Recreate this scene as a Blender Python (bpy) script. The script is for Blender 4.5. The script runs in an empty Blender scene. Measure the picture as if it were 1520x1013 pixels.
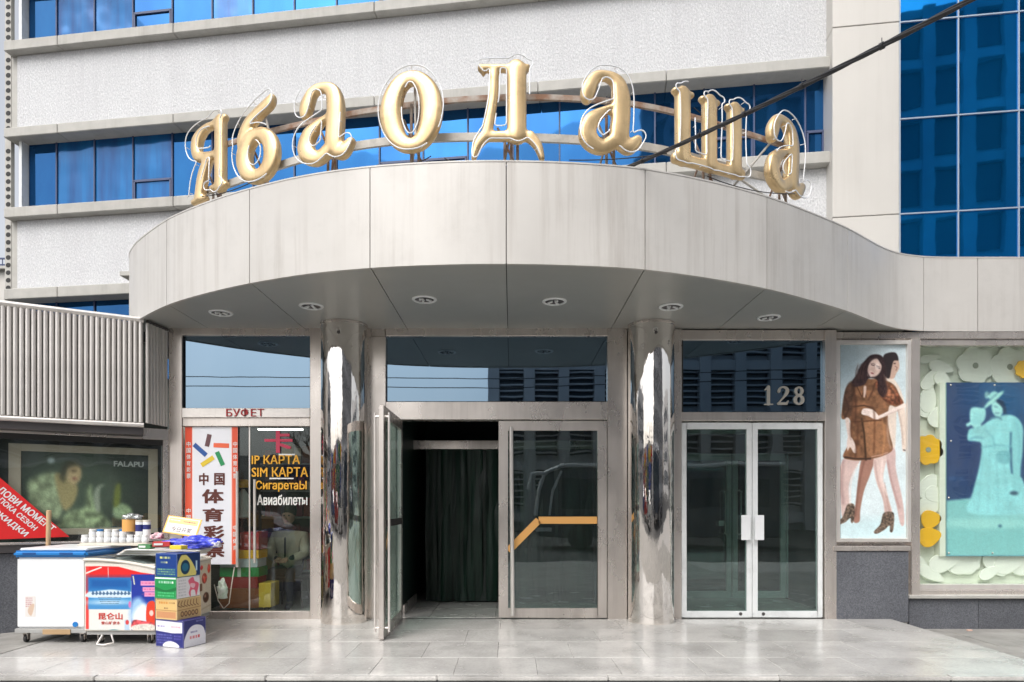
import bpy, bmesh, math, random
import numpy as np
from mathutils import Vector, Matrix
random.seed(7); np.random.seed(7)
S = bpy.context.scene
C = S.collection
R = math.radians

# ------------------------------------------------------------------ camera, sky, sun, exposure
cd = bpy.data.cameras.new('camera'); cam = bpy.data.objects.new('camera', cd); C.objects.link(cam)
cam.location = (0, -8, 1.352); cam.rotation_euler = (R(90), 0, 0)
cd.sensor_width = 36; cd.lens = 23.684; cd.shift_y = .1602
cd.clip_start = .05; cd.clip_end = 2000
S.camera = cam
SUN_EL, SUN_AZ = 52, 205          # degrees; azimuth clockwise from +Y: the sun stands behind the camera, a little to the left
w = bpy.data.worlds.new('World'); S.world = w; w.use_nodes = True
wn = w.node_tree.nodes; wl = w.node_tree.links
bg = wn['Background']; bg.inputs['Strength'].default_value = .15
sky = wn.new('ShaderNodeTexSky'); sky.sky_type = 'NISHITA'; sky.sun_disc = False
sky.sun_elevation = R(SUN_EL); sky.sun_rotation = R(SUN_AZ)
sky.air_density = 1.0; sky.dust_density = 5.0; sky.ozone_density = 1.0
hs = wn.new('ShaderNodeHueSaturation'); hs.inputs['Saturation'].default_value = .28
wl.new(sky.outputs[0], hs.inputs['Color']); wl.new(hs.outputs[0], bg.inputs['Color'])
sd = bpy.data.lights.new('sun', 'SUN'); sun = bpy.data.objects.new('sun', sd); C.objects.link(sun)
sd.energy = .8; sd.angle = R(50); sd.color = (1, .975, .94)
sv = Vector((math.sin(R(SUN_AZ))*math.cos(R(SUN_EL)), math.cos(R(SUN_AZ))*math.cos(R(SUN_EL)), math.sin(R(SUN_EL))))
sun.rotation_euler = sv.to_track_quat('Z', 'Y').to_euler()
S.view_settings.view_transform = 'Standard'; S.view_settings.look = 'None'
S.view_settings.gamma = 1; S.view_settings.use_curve_mapping = False
S.view_settings.exposure = 0.74
S.cycles.max_bounces = 10; S.cycles.transparent_max_bounces = 16

# ------------------------------------------------------------------ helpers
ZE = 1.352
def P(px, py, d): return Vector(((px-760)*d/1000, d-8, ZE+(750-py)*d/1000))
def X(px, d=8): return (px-760)*d/1000
def Z(py, d=8): return ZE+(750-py)*d/1000
def srgb(*c):
    if len(c) == 1: c = c[0]
    return tuple((v/255/12.92 if v/255 <= .04045 else ((v/255+.055)/1.055)**2.4) for v in c)

WM = {}                                             # world matrices kept by name
def wm(o): return WM.get(o.name, Matrix.Identity(4))
def props(o, label=None, cat=None, group=None, kind=None):
    if label: o['label'] = label
    if cat: o['category'] = cat
    if group: o['group'] = group
    if kind: o['kind'] = kind
    return o
def thing(name, label, cat, loc=(0,0,0), rz=0, group=None):
    o = bpy.data.objects.new(name, None); C.objects.link(o)
    o.location = loc; o.rotation_euler = (0,0,rz); o.empty_display_size = .1
    WM[o.name] = Matrix.Translation(loc) @ Matrix.Rotation(rz, 4, 'Z')
    return props(o, label, cat, group)
def link_mesh(name, me, parent=None, label=None, kind=None, group=None, loc=None, rz=0):
    o = bpy.data.objects.new(name, me); C.objects.link(o)
    m = Matrix.Identity(4)
    if loc is not None:
        o.location = loc; o.rotation_euler = (0,0,rz)
        m = Matrix.Translation(loc) @ Matrix.Rotation(rz, 4, 'Z')
    if parent: o.parent = parent; m = wm(parent) @ m
    WM[o.name] = m
    return props(o, label, None, group, kind)
def dup(root, loc, rz=0, label=None):
    r = root.copy(); C.objects.link(r); r.location = loc; r.rotation_euler = (0,0,rz)
    WM[r.name] = Matrix.Translation(loc) @ Matrix.Rotation(rz, 4, 'Z')
    if label: r['label'] = label
    for ch in list(root.children):
        c = ch.copy(); C.objects.link(c); c.parent = r
        for g in ch.children:
            d = g.copy(); C.objects.link(d); d.parent = c
    return r

class MB:
    def __init__(s): s.v = []; s.f = []; s.m = []
    def add(s, vs, fs, mi=0):
        n = len(s.v); s.v += [tuple(v) for v in vs]; s.f += [tuple(i+n for i in f) for f in fs]; s.m += [mi]*len(fs); return s
    def box(s, x0, x1, y0, y1, z0, z1, mi=0):
        vs = [(x,y,z) for z in (z0,z1) for y in (y0,y1) for x in (x0,x1)]
        return s.add(vs, [(0,2,3,1),(4,5,7,6),(0,1,5,4),(2,6,7,3),(0,4,6,2),(1,3,7,5)], mi)
    def obox(s, o, u, v, n, mi=0):                  # box from corner o with edge vectors
        o, u, v, n = map(Vector, (o,u,v,n))
        vs = [o+u*a+v*b+n*c for c in (0,1) for b in (0,1) for a in (0,1)]
        fs = [(0,2,3,1),(4,5,7,6),(0,1,5,4),(2,6,7,3),(0,4,6,2),(1,3,7,5)]
        if u.cross(v).dot(n) < 0: fs = [f[::-1] for f in fs]
        return s.add(vs, fs, mi)
    def prism(s, pts, off, mi=0):                   # polygon of 3D points swept by off
        n = len(pts); off = Vector(off)
        a = [Vector(p) for p in pts]; b = [p+off for p in a]
        return s.add(a+b, [tuple(range(n))[::-1], tuple(range(n,2*n))] + [(i,(i+1)%n,n+(i+1)%n,n+i) for i in range(n)], mi)
    def tube(s, pts, r, seg=8, mi=0, cap=True, closed=False):
        pts = [Vector(p) for p in pts]; n = len(pts); rs = r if isinstance(r, (list,tuple)) else [r]*n
        rings = []; up = None
        for i, p in enumerate(pts):
            if closed: t = pts[(i+1)%n]-pts[i-1]
            else: t = pts[min(i+1,n-1)]-pts[max(i-1,0)]
            t.normalize()
            if up is None: up = Vector((0,0,1)) if abs(t.z) < .9 else Vector((0,1,0))
            a = t.cross(up)
            if a.length < 1e-4: a = t.cross(Vector((1,0,0)))
            a.normalize(); b = a.cross(t); up = b
            rings.append([p+(a*math.cos(2*math.pi*k/seg)+b*math.sin(2*math.pi*k/seg))*rs[i] for k in range(seg)])
        vs = [v for rg in rings for v in rg]; fs = []
        m = n if closed else n-1
        for i in range(m):
            j = (i+1) % n
            for k in range(seg): fs.append((i*seg+k, i*seg+(k+1)%seg, j*seg+(k+1)%seg, j*seg+k))
        if cap and not closed: fs += [tuple(range(seg))[::-1], tuple(range((n-1)*seg, n*seg))]
        return s.add(vs, fs, mi)
    def lathe(s, prof, c=(0,0,0), seg=24, mi=0, axis='Z', cap=True):
        vs = []; fs = []; c = Vector(c)
        for r, h in prof:
            for k in range(seg):
                a = 2*math.pi*k/seg
                q = Vector((r*math.cos(a), r*math.sin(a), h))
                if axis == 'Y': q = Vector((q.x, h, q.y))
                if axis == 'X': q = Vector((h, q.x, q.y))
                vs.append(c+q)
        for i in range(len(prof)-1):
            for k in range(seg): fs.append((i*seg+k, i*seg+(k+1)%seg, (i+1)*seg+(k+1)%seg, (i+1)*seg+k))
        if cap: fs += [tuple(range(seg))[::-1], tuple(range((len(prof)-1)*seg, len(prof)*seg))]
        return s.add(vs, fs, mi)
    def build(s, name, mats, parent=None, bevel=0, smooth=False, label=None, kind=None, loc=None, rz=0, local=False, seg=1):
        me = bpy.data.meshes.new(name)
        m = Matrix.Identity(4)
        if parent is not None: m = wm(parent)
        if loc is not None: m = m @ Matrix.Translation(loc) @ Matrix.Rotation(rz, 4, 'Z')
        inv = Matrix.Identity(4) if local else m.inverted()
        me.from_pydata([tuple(inv @ Vector(v)) for v in s.v], [], s.f)
        if not isinstance(mats, (list,tuple)): mats = [mats]
        for q in mats: me.materials.append(q)
        if len(mats) > 1: me.polygons.foreach_set('material_index', s.m)
        bm = bmesh.new(); bm.from_mesh(me)
        if bevel:
            bmesh.ops.remove_doubles(bm, verts=bm.verts, dist=1e-5)
            es = [e for e in bm.edges if len(e.link_faces) == 2 and e.calc_face_angle(0) > .6]
            bmesh.ops.bevel(bm, geom=es, offset=bevel, segments=seg, affect='EDGES', clamp_overlap=True)
        bmesh.ops.recalc_face_normals(bm, faces=bm.faces)
        bm.to_mesh(me); bm.free()
        if smooth:
            me.polygons.foreach_set('use_smooth', [True]*len(me.polygons))
            try: me.set_sharp_from_angle(angle=R(40))
            except Exception: pass
        return link_mesh(name, me, parent, label, kind, loc=loc, rz=rz)

# ------------------------------------------------------------------ materials
def nd(nt, t, **k):
    n = nt.nodes.new(t)
    for a, b in k.items(): setattr(n, a, b)
    return n
def noise(nt, scale, stretch=(1,1,1), detail=4, rough=.55, coord='Object'):
    tc = nd(nt, 'ShaderNodeTexCoord'); mp = nd(nt, 'ShaderNodeMapping'); no = nd(nt, 'ShaderNodeTexNoise')
    mp.inputs['Scale'].default_value = stretch
    no.inputs['Scale'].default_value = scale; no.inputs['Detail'].default_value = detail; no.inputs['Roughness'].default_value = rough
    nt.links.new(tc.outputs[coord], mp.inputs[0]); nt.links.new(mp.outputs[0], no.inputs['Vector'])
    return no
def ramp(nt, src, a, b, lo=0, hi=1):
    mr = nd(nt, 'ShaderNodeMapRange'); mr.inputs[1].default_value = a; mr.inputs[2].default_value = b
    mr.inputs[3].default_value = lo; mr.inputs[4].default_value = hi
    nt.links.new(src, mr.inputs[0]); return mr.outputs[0]
def mixc(nt, fac, a, b, mode='MIX'):
    mx = nd(nt, 'ShaderNodeMix', data_type='RGBA', blend_type=mode)
    for i, q in ((6, a), (7, b)):
        if isinstance(q, (tuple, list)): mx.inputs[i].default_value = (*q[:3], 1)
        else: nt.links.new(q, mx.inputs[i])
    if isinstance(fac, (int, float)): mx.inputs[0].default_value = fac
    else: nt.links.new(fac, mx.inputs[0])
    return mx.outputs[2]
def mk(name, col, rough=.5, metal=0, spec=.5, var=0, vs=3, vst=(1,1,1), col2=None, bump=0, bs=40, bst=(1,1,1), bd=.01, rvar=0, rand=0, coat=0, streak=0, stc=(.25,.22,.18), grime=0):
    m = bpy.data.materials.new(name); m.use_nodes = True; nt = m.node_tree; b = nt.nodes['Principled BSDF']
    b.inputs['Roughness'].default_value = rough; b.inputs['Metallic'].default_value = metal
    b.inputs['Specular IOR Level'].default_value = spec; b.inputs['Coat Weight'].default_value = coat
    c = col
    if var or col2:
        n1 = noise(nt, vs, vst, 5); c2 = col2 or tuple(v*(1-var) for v in col)
        c = mixc(nt, ramp(nt, n1.outputs[0], .35, .65), col, c2)
    if streak:
        n2 = noise(nt, 1.0, (9,9,.35), 6, .7); n3 = noise(nt, 1.3, (1,1,.6), 2)
        f = nd(nt, 'ShaderNodeMath', operation='MULTIPLY'); nt.links.new(ramp(nt, n2.outputs[0], .46, .74, 0, streak), f.inputs[0]); nt.links.new(ramp(nt, n3.outputs[0], .35, .6), f.inputs[1])
        c = mixc(nt, f.outputs[0], c, stc)
    if grime:
        n4 = noise(nt, 4, (1,1,1), 8, .7)
        c = mixc(nt, ramp(nt, n4.outputs[0], .52, .75, 0, grime), c, (.06,.05,.04))
    if rand:
        oi = nd(nt, 'ShaderNodeObjectInfo'); v = ramp(nt, oi.outputs['Random'], 0, 1, 1-rand, 1+rand)
        h = nd(nt, 'ShaderNodeHueSaturation'); nt.links.new(v, h.inputs['Value'])
        if isinstance(c, tuple): h.inputs['Color'].default_value = (*c, 1)
        else: nt.links.new(c, h.inputs['Color'])
        c = h.outputs[0]
    if isinstance(c, tuple): b.inputs['Base Color'].default_value = (*c, 1)
    else: nt.links.new(c, b.inputs['Base Color'])
    if rvar:
        n5 = noise(nt, 2.5, vst, 5); nt.links.new(ramp(nt, n5.outputs[0], .3, .7, max(.01, rough-rvar), rough+rvar), b.inputs['Roughness'])
    if bump:
        n6 = noise(nt, bs, bst, 3); bp = nd(nt, 'ShaderNodeBump'); bp.inputs['Strength'].default_value = bump; bp.inputs['Distance'].default_value = bd
        nt.links.new(n6.outputs[0], bp.inputs['Height']); nt.links.new(bp.outputs[0], b.inputs['Normal'])
    return m
def glass(name, tint=(.8,.86,.84), refl=.1, top=.75, rough=0.0, dirt=.03, wav=.02):
    m = bpy.data.materials.new(name); m.use_nodes = True; nt = m.node_tree; nt.nodes.remove(nt.nodes['Principled BSDF'])
    out = nt.nodes['Material Output']; tr = nd(nt, 'ShaderNodeBsdfTransparent'); gl = nd(nt, 'ShaderNodeBsdfGlossy'); df = nd(nt, 'ShaderNodeBsdfDiffuse')
    tr.inputs[0].default_value = (*tint, 1); gl.inputs['Roughness'].default_value = rough; gl.inputs[0].default_value = (.9,.95,1,1); df.inputs[0].default_value = (.5,.5,.46,1)
    lw = nd(nt, 'ShaderNodeLayerWeight'); lw.inputs[0].default_value = .5
    pw = nd(nt, 'ShaderNodeMath', operation='POWER'); nt.links.new(lw.outputs['Facing'], pw.inputs[0]); pw.inputs[1].default_value = 4
    f = ramp(nt, pw.outputs[0], 0, 1, refl, top)
    n1 = noise(nt, 1.2, (1,1,1), 2); bp = nd(nt, 'ShaderNodeBump'); bp.inputs['Strength'].default_value = wav; bp.inputs['Distance'].default_value = .3
    nt.links.new(n1.outputs[0], bp.inputs['Height']); nt.links.new(bp.outputs[0], gl.inputs['Normal'])
    n2 = noise(nt, 5, (1,1,.4), 6, .7); m1 = nd(nt, 'ShaderNodeMixShader'); m2 = nd(nt, 'ShaderNodeMixShader')
    nt.links.new(ramp(nt, n2.outputs[0], .3, .75, dirt*.3, dirt*2), m1.inputs[0]); nt.links.new(tr.outputs[0], m1.inputs[1]); nt.links.new(df.outputs[0], m1.inputs[2])
    nt.links.new(f, m2.inputs[0]); nt.links.new(m1.outputs[0], m2.inputs[1]); nt.links.new(gl.outputs[0], m2.inputs[2]); nt.links.new(m2.outputs[0], out.inputs[0])
    return m
M = {}
M['steel'] = mk('brushed_steel', (.74,.68,.63), .28, .75, var=.16, vs=2.2, vst=(1,1,.5), bump=.05, bs=60, bst=(1,1,12), bd=.002, rvar=.09, streak=.35, stc=(.3,.25,.22), rand=.04)
M['steel_light'] = mk('pale_steel', (.76,.72,.68), .35, .55, var=.12, vs=3, rvar=.08, streak=.2)
M['steel_dark'] = mk('dark_steel', (.12,.11,.11), .4, .6, var=.2)
M['gap'] = mk('dark_gap', (.03,.03,.03), .8)
def mirror_mat():
    m = mk('mirror_steel', (.78,.74,.70), .035, 1)
    nt = m.node_tree; b = nt.nodes['Principled BSDF']
    n1 = noise(nt, 6, (1,1,.07), 2, .5); n2 = noise(nt, 22, (1,1,.16), 3)
    ad = nd(nt, 'ShaderNodeMath', operation='MULTIPLY_ADD'); nt.links.new(n2.outputs[0], ad.inputs[0]); ad.inputs[1].default_value = .16; nt.links.new(n1.outputs[0], ad.inputs[2])
    bp = nd(nt, 'ShaderNodeBump'); bp.inputs['Strength'].default_value = .36; bp.inputs['Distance'].default_value = .03
    nt.links.new(ad.outputs[0], bp.inputs['Height']); nt.links.new(bp.outputs[0], b.inputs['Normal'])
    n3 = noise(nt, 9, (1,1,.5), 6, .7); nt.links.new(ramp(nt, n3.outputs[0], .5, .75, .03, .16), b.inputs['Roughness'])
    return m
M['mirror'] = mirror_mat()
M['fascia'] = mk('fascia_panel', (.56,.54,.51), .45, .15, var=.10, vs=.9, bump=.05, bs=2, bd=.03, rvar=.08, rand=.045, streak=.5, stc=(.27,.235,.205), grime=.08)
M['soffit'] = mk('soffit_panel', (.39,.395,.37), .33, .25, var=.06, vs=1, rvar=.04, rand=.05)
M['ledge'] = mk('concrete_ledge', (.44,.43,.40), .7, var=.12, vs=5, rand=.03, streak=.35, stc=(.2,.18,.15), bump=.1, bs=60, bd=.003)
M['beige'] = mk('beige_cladding', (.55,.53,.495), .5, .1, var=.05, vs=1.2, rand=.02, streak=.12)
def roughcast():
    m = mk('roughcast', (.74,.745,.755), .85, streak=.45, stc=(.40,.395,.40)); nt = m.node_tree; b = nt.nodes['Principled BSDF']
    src = b.inputs['Base Color'].links[0].from_socket
    n1 = noise(nt, 38, (1,1,.6), 4, .75); n2 = noise(nt, 1.5, (1,1,.4), 4)
    c = mixc(nt, ramp(nt, n1.outputs[0], .40, .62), (.56,.57,.585), src)
    c = mixc(nt, ramp(nt, n1.outputs[0], .58, .70), c, (.88,.88,.90))
    c = mixc(nt, ramp(nt, n2.outputs[0], .4, .7, 0, .22), c, (.50,.49,.51)); nt.links.new(c, b.inputs['Base Color'])
    bp = nd(nt, 'ShaderNodeBump'); bp.inputs['Strength'].default_value = .9; bp.inputs['Distance'].default_value = .03
    nt.links.new(n1.outputs[0], bp.inputs['Height']); nt.links.new(bp.outputs[0], b.inputs['Normal'])
    return m
M['roughcast'] = roughcast()
def blue_mat(name, c1, c2, rough=.03, wav=.03, dif=.35, vst=(1,1,.3), metal=.75):
    m = mk(name, c1, rough, metal, col2=c2, vs=1.6, vst=vst, rand=.16)
    nt = m.node_tree; b = nt.nodes['Principled BSDF']
    n1 = noise(nt, .9, (1,1,1), 2); bp = nd(nt, 'ShaderNodeBump'); bp.inputs['Strength'].default_value = wav; bp.inputs['Distance'].default_value = .5
    nt.links.new(n1.outputs[0], bp.inputs['Height']); nt.links.new(bp.outputs[0], b.inputs['Normal'])
    return m
M['blue'] = blue_mat('blue_mirror_glass', (.010,.078,.225), (.014,.10,.26), wav=.02)
M['blue_curtain'] = blue_mat('blue_glass_over_curtain', (.004,.12,.33), (.006,.06,.20), .12, .15, metal=.35, vst=(3,3,.25))
M['blue_tower'] = blue_mat('blue_tower_glass', (.004,.19,.56), (.005,.23,.64), .02, .003, metal=.9)
M['mullion_blue'] = mk('blue_mullion', (.05,.07,.15), .5)
M['mullion_white'] = mk('white_mullion', (.36,.42,.50), .4, .3)
M['transom'] = blue_mat('tinted_transom_glass', (.17,.245,.32), (.18,.255,.33), .012, .002, metal=1)
M['transom'].node_tree.nodes['Principled BSDF'].inputs['Base Color']
M['transom_dark'] = blue_mat('dark_transom_glass', (.10,.155,.21), (.11,.165,.22), .012, .002, metal=1)
M['pane'] = glass('door_glass', (.68,.80,.76), .11, .7, dirt=.015, wav=.006)
M['pane_clear'] = glass('case_glass', (.97,.985,.975), .035, .6, dirt=.02)
M['pane_shop'] = glass('shop_glass', (.84,.89,.86), .045, .6, dirt=.012, wav=.01)
M['white_paint'] = mk('white_door_paint', (.72,.74,.74), .35, spec=.5, var=.06, vs=6, grime=.25)
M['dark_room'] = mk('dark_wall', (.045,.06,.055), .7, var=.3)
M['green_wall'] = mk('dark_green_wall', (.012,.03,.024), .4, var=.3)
def granite(name, a, b2, rough=.35, sc=90, sp=1.0, stain=.35):
    m = mk(name, a, rough, rand=.06); nt = m.node_tree; b = nt.nodes['Principled BSDF']
    vo = nd(nt, 'ShaderNodeTexVoronoi'); tc = nd(nt, 'ShaderNodeTexCoord'); vo.inputs['Scale'].default_value = sc; nt.links.new(tc.outputs['Object'], vo.inputs['Vector'])
    n = noise(nt, sc*.6, detail=3); n2 = noise(nt, 2.2, detail=6); n3 = noise(nt, 7, (1,1,1), 8, .75)
    c = mixc(nt, ramp(nt, vo.outputs['Color'], .25, .8), a, b2); c = mixc(nt, ramp(nt, n.outputs[0], .5, .65, 0, .5*sp), c, tuple(v*.5 for v in a))
    c = mixc(nt, ramp(nt, n2.outputs[0], .4, .65, 0, stain), c, tuple(v*.55 for v in a)); c = mixc(nt, ramp(nt, n3.outputs[0], .6, .8, 0, .3), c, (.07,.06,.05))
    oi = nd(nt, 'ShaderNodeObjectInfo'); h = nd(nt, 'ShaderNodeHueSaturation'); nt.links.new(ramp(nt, oi.outputs['Random'], 0, 1, .9, 1.1), h.inputs['Value']); nt.links.new(c, h.inputs['Color'])
    nt.links.new(h.outputs[0], b.inputs['Base Color']); nt.links.new(ramp(nt, n2.outputs[0], .3, .7, rough-.08, rough+.14), b.inputs['Roughness'])
    return m
M['granite_dark'] = granite('grey_granite', (.085,.09,.105), (.15,.155,.17), .42, 110)
M['marble'] = granite('pale_granite_tile', (.53,.515,.49), (.575,.56,.535), .19, 60, .45, .7)
M['tile_joint'] = mk('tile_joint', (.38,.365,.345), .9)
M['paving'] = mk('concrete_paving', (.30,.29,.27), .85, var=.25, vs=3, rand=.06, grime=.3, bump=.2, bs=80, bd=.003)
M['asphalt'] = mk('asphalt', (.055,.055,.055), .9, var=.3, vs=1)
M['gold'] = mk('gold_letter', (.77,.565,.31), .33, .68, var=.16, vs=5, rvar=.1, grime=.36, streak=.45, stc=(.35,.2,.08))
M['neon'] = mk('neon_tube', (.80,.82,.84), .2, coat=.4)
M['rust'] = mk('rusty_angle_iron', (.38,.34,.30), .7, var=.4, vs=9, col2=(.22,.11,.06))
M['paint_steel'] = mk('painted_rail', (.50,.48,.44), .6, .1, var=.2, vs=9, grime=.5)
M['cable'] = mk('black_cable', (.018,.018,.02), .45)
M['white_plastic'] = mk('white_plastic', (.74,.75,.76), .35, var=.03, grime=.08)
M['blue_plastic'] = mk('blue_plastic', (.01,.17,.48), .35)
M['grey_plastic'] = mk('grey_plastic', (.34,.34,.33), .5, grime=.2)
M['cream_plastic'] = mk('cream_plastic', (.62,.58,.50), .4, grime=.1)
M['rubber'] = mk('rubber', (.03,.03,.03), .7)
M['card'] = mk('cardboard', (.42,.28,.15), .8, var=.12)
M['paper'] = mk('white_paper', (.74,.74,.72), .7)
M['red'] = mk('red_vinyl', (.68,.018,.02), .45, var=.06)
M['lattice'] = mk('awning_slat', (.66,.63,.60), .4, .4, var=.12, vs=2, rvar=.08, rand=.08, streak=.4)
M['wood'] = mk('pale_wood', (.62,.42,.24), .7, var=.2, vs=8, vst=(6,6,.6))
M['tan_tape'] = mk('tan_tape', (.70,.36,.10), .4, spec=.7)
def flat(name, c, rough=.45, **k):
    if name not in M: M[name] = mk(name, c, rough, **k)
    return M[name]
ink = lambda nm, *c: flat('ink_'+nm, srgb(*c), .5)
def vcol(name='printed', rough=.35, coat=0):
    m = bpy.data.materials.new(name); m.use_nodes = True; nt = m.node_tree; b = nt.nodes['Principled BSDF']
    a = nd(nt, 'ShaderNodeVertexColor'); a.layer_name = 'print'; nt.links.new(a.outputs[0], b.inputs['Base Color'])
    b.inputs['Roughness'].default_value = rough; b.inputs['Coat Weight'].default_value = coat; return m
M['print'] = vcol(); M['print_gloss'] = vcol('printed_gloss', .3, .0)

# ------------------------------------------------------------------ lettering
def text_mb(body, O, U, V, w, h, depth=.001, bold=0.0, mi=0, mb=None, keep=False, font_size=1):
    """lettering of width w and height h; O = lower left corner, U / V = unit right / up vectors"""
    cu = bpy.data.curves.new('t', 'FONT'); cu.body = body; cu.resolution_u = 3
    o = bpy.data.objects.new('t', cu); C.objects.link(o)
    dg = bpy.context.evaluated_depsgraph_get(); dg.update()
    me = bpy.data.meshes.new_from_object(o.evaluated_get(dg))
    vs = [v.co.copy() for v in me.vertices]; fs = [tuple(p.vertices) for p in me.polygons]
    bpy.data.objects.remove(o); bpy.data.curves.remove(cu); bpy.data.meshes.remove(me)
    x0 = min(v.x for v in vs); x1 = max(v.x for v in vs); y0 = min(v.y for v in vs); y1 = max(v.y for v in vs)
    O, U, V = Vector(O), Vector(U).normalized(), Vector(V).normalized(); N = U.cross(V)
    mb = mb or MB(); sx = w/(x1-x0); sy = h/(y1-y0)
    q0 = [O+U*(v.x-x0)*sx+V*(v.y-y0)*sy+N*depth for v in vs]
    offs = [(-1,-.6),(1,-.6),(0,.8),(-1,.6),(1,.6)] if bold else []
    for i_, (dx, dy) in enumerate(offs):              # heavier weight: the same outline laid over itself a hair apart
        mb.add([p+U*dx*bold*1.5*sx+V*dy*bold*1.5*sy+N*(.0002*(i_+1)) for p in q0], fs, mi)
    q = q0
    mb.add(q, fs, mi)
    # sides
    cnt = {}
    for f in fs:
        for a, b in zip(f, f[1:]+f[:1]):
            k = (min(a,b), max(a,b)); cnt[k] = cnt.get(k, []) + [(a,b)]
    q2 = [p-N*depth*.98 for p in q]; n = len(q)
    mb.add(q+q2, [(b, a, a+n, b+n) for k, l in cnt.items() if len(l) == 1 for a, b in l], mi)
    return mb

# ------------------------------------------------------------------ flat print painter (posters and packaging)
def catmull(pts, k=6, closed=True):
    n = len(pts); out = []
    pts = [np.array(p, float) for p in pts]
    rng = range(n) if closed else range(n-1)
    for i in rng:
        if closed: p0, p1, p2, p3 = pts[i-1], pts[i], pts[(i+1)%n], pts[(i+2)%n]
        else: p0, p1, p2, p3 = pts[max(i-1,0)], pts[i], pts[i+1], pts[min(i+2,n-1)]
        for j in range(k):
            t = j/k; out.append(.5*((2*p1)+(-p0+p2)*t+(2*p0-5*p1+4*p2-p3)*t*t+(-p0+3*p1-3*p2+p3)*t**3))
    if not closed: out.append(pts[-1])
    return out
class Print:
    def __init__(s, x0, y0, x1, y1, nx, top=(255,255,255), bot=None):
        s.x0, s.y0, s.x1, s.y1 = x0, y0, x1, y1; s.nx = nx; s.ny = max(3, int(round(nx*(y1-y0)/(x1-x0))))
        s.X, s.Y = np.meshgrid(np.linspace(x0, x1, s.nx), np.linspace(y0, y1, s.ny))
        t = ((s.Y-y0)/(y1-y0))[..., None]; a = np.array(top, float); b = np.array(bot or top, float)
        s.I = a*(1-t)+b*t; s.px = (x1-x0)/(s.nx-1)
    def put(s, mask, col, tex=0, ts=8):
        c = np.array(col, float)*np.ones_like(s.I)
        if tex: c = c*(1+tex*s.fbm(ts)[..., None])
        s.I = s.I*(1-mask[..., None])+c*mask[..., None]
    def fbm(s, sc):
        r = np.random.RandomState(int(sc*7)+3); o = np.zeros_like(s.X); amp = 1
        for k in range(3):
            g = r.uniform(-1, 1, (int((s.y1-s.y0)/sc)+3, int((s.x1-s.x0)/sc)+3)); u = (s.X-s.x0)/sc; v = (s.Y-s.y0)/sc
            i = u.astype(int); j = v.astype(int); fu = u-i; fv = v-j; fu = fu*fu*(3-2*fu); fv = fv*fv*(3-2*fv)
            o += amp*((g[j,i]*(1-fu)+g[j,i+1]*fu)*(1-fv)+(g[j+1,i]*(1-fu)+g[j+1,i+1]*fu)*fv); amp *= .6; sc /= 2.1
        return o
    def poly(s, pts, col, soft=None, smooth=True, op=1, tex=0, ts=8):
        if smooth: pts = catmull(pts, 5)
        soft = soft or s.px*1.1; d = np.full(s.X.shape, 1e9); ins = np.zeros(s.X.shape, bool); n = len(pts)
        for i in range(n):
            ax, ay = pts[i]; bx, by = pts[(i+1)%n]; ex, ey = bx-ax, by-ay
            t = np.clip(((s.X-ax)*ex+(s.Y-ay)*ey)/(ex*ex+ey*ey+1e-9), 0, 1)
            d = np.minimum(d, np.hypot(s.X-ax-ex*t, s.Y-ay-ey*t))
            c = (ay > s.Y) != (by > s.Y); xi = ax+(s.Y-ay)/(ey if abs(ey) > 1e-9 else 1e-9)*ex; ins ^= c & (s.X < xi)
        s.put(np.clip(.5+np.where(ins, d, -d)/soft, 0, 1)*op, col, tex, ts)
    def ell(s, cx, cy, rx, ry, col, soft=None, op=1, ang=0, tex=0, ts=8):
        soft = soft or s.px*1.1; c, q = math.cos(ang), math.sin(ang)
        u = (s.X-cx)*c+(s.Y-cy)*q; v = -(s.X-cx)*q+(s.Y-cy)*c
        k = np.hypot(u/rx, v/ry); s.put(np.clip(.5+(1-k)*min(rx,ry)/soft, 0, 1)*op, col, tex, ts)
    def line(s, pts, w, col, soft=None, op=1, smooth=False, tex=0):
        if smooth: pts = catmull(pts, 5, False)
        soft = soft or s.px*1.1; m = np.zeros(s.X.shape); ws = w if isinstance(w, (list,tuple)) else None
        for i in range(len(pts)-1):
            ax, ay = pts[i]; bx, by = pts[i+1]; ex, ey = bx-ax, by-ay
            t = np.clip(((s.X-ax)*ex+(s.Y-ay)*ey)/(ex*ex+ey*ey+1e-9), 0, 1)
            if ws:
                k = (len(ws)-1)/(len(pts)-1); wa = np.interp(i*k, range(len(ws)), ws); wb = np.interp((i+1)*k, range(len(ws)), ws); ww = wa+(wb-wa)*t
            else: ww = w
            m = np.maximum(m, np.clip(.5+(ww/2-np.hypot(s.X-ax-ex*t, s.Y-ay-ey*t))/soft, 0, 1))
        s.put(m*op, col, tex)
    def rect(s, x0, y0, x1, y1, col, **k): s.poly([(x0,y0),(x1,y0),(x1,y1),(x0,y1)], col, smooth=False, **k)
    def scrib(s, x0, y0, x1, y1, col, rows=2, op=.8, seed=1):       # rows of illegibly small print
        r = random.Random(seed); h = (y1-y0)/rows
        for i in range(rows):
            x = x0
            while x < x1:
                w = r.uniform(.3, .9)*h; s.rect(x, y0+i*h+h*.15, min(x+w, x1), y0+i*h+h*.7, col, op=op*r.uniform(.5, 1)); x += w+h*.2
    def blur(s, k, n=2):
        for _ in range(n):
            for ax in (0, 1):
                a = np.pad(s.I, [(k,k) if i == ax else (0,0) for i in range(3)], 'edge'); c = np.cumsum(a, ax); c = np.concatenate([np.zeros_like(np.take(c, [0], ax)), c], ax)
                n_ = s.I.shape[ax]; s.I = (np.take(c, range(2*k+1, 2*k+1+n_), ax)-np.take(c, range(0, n_), ax))/(2*k+1)
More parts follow.
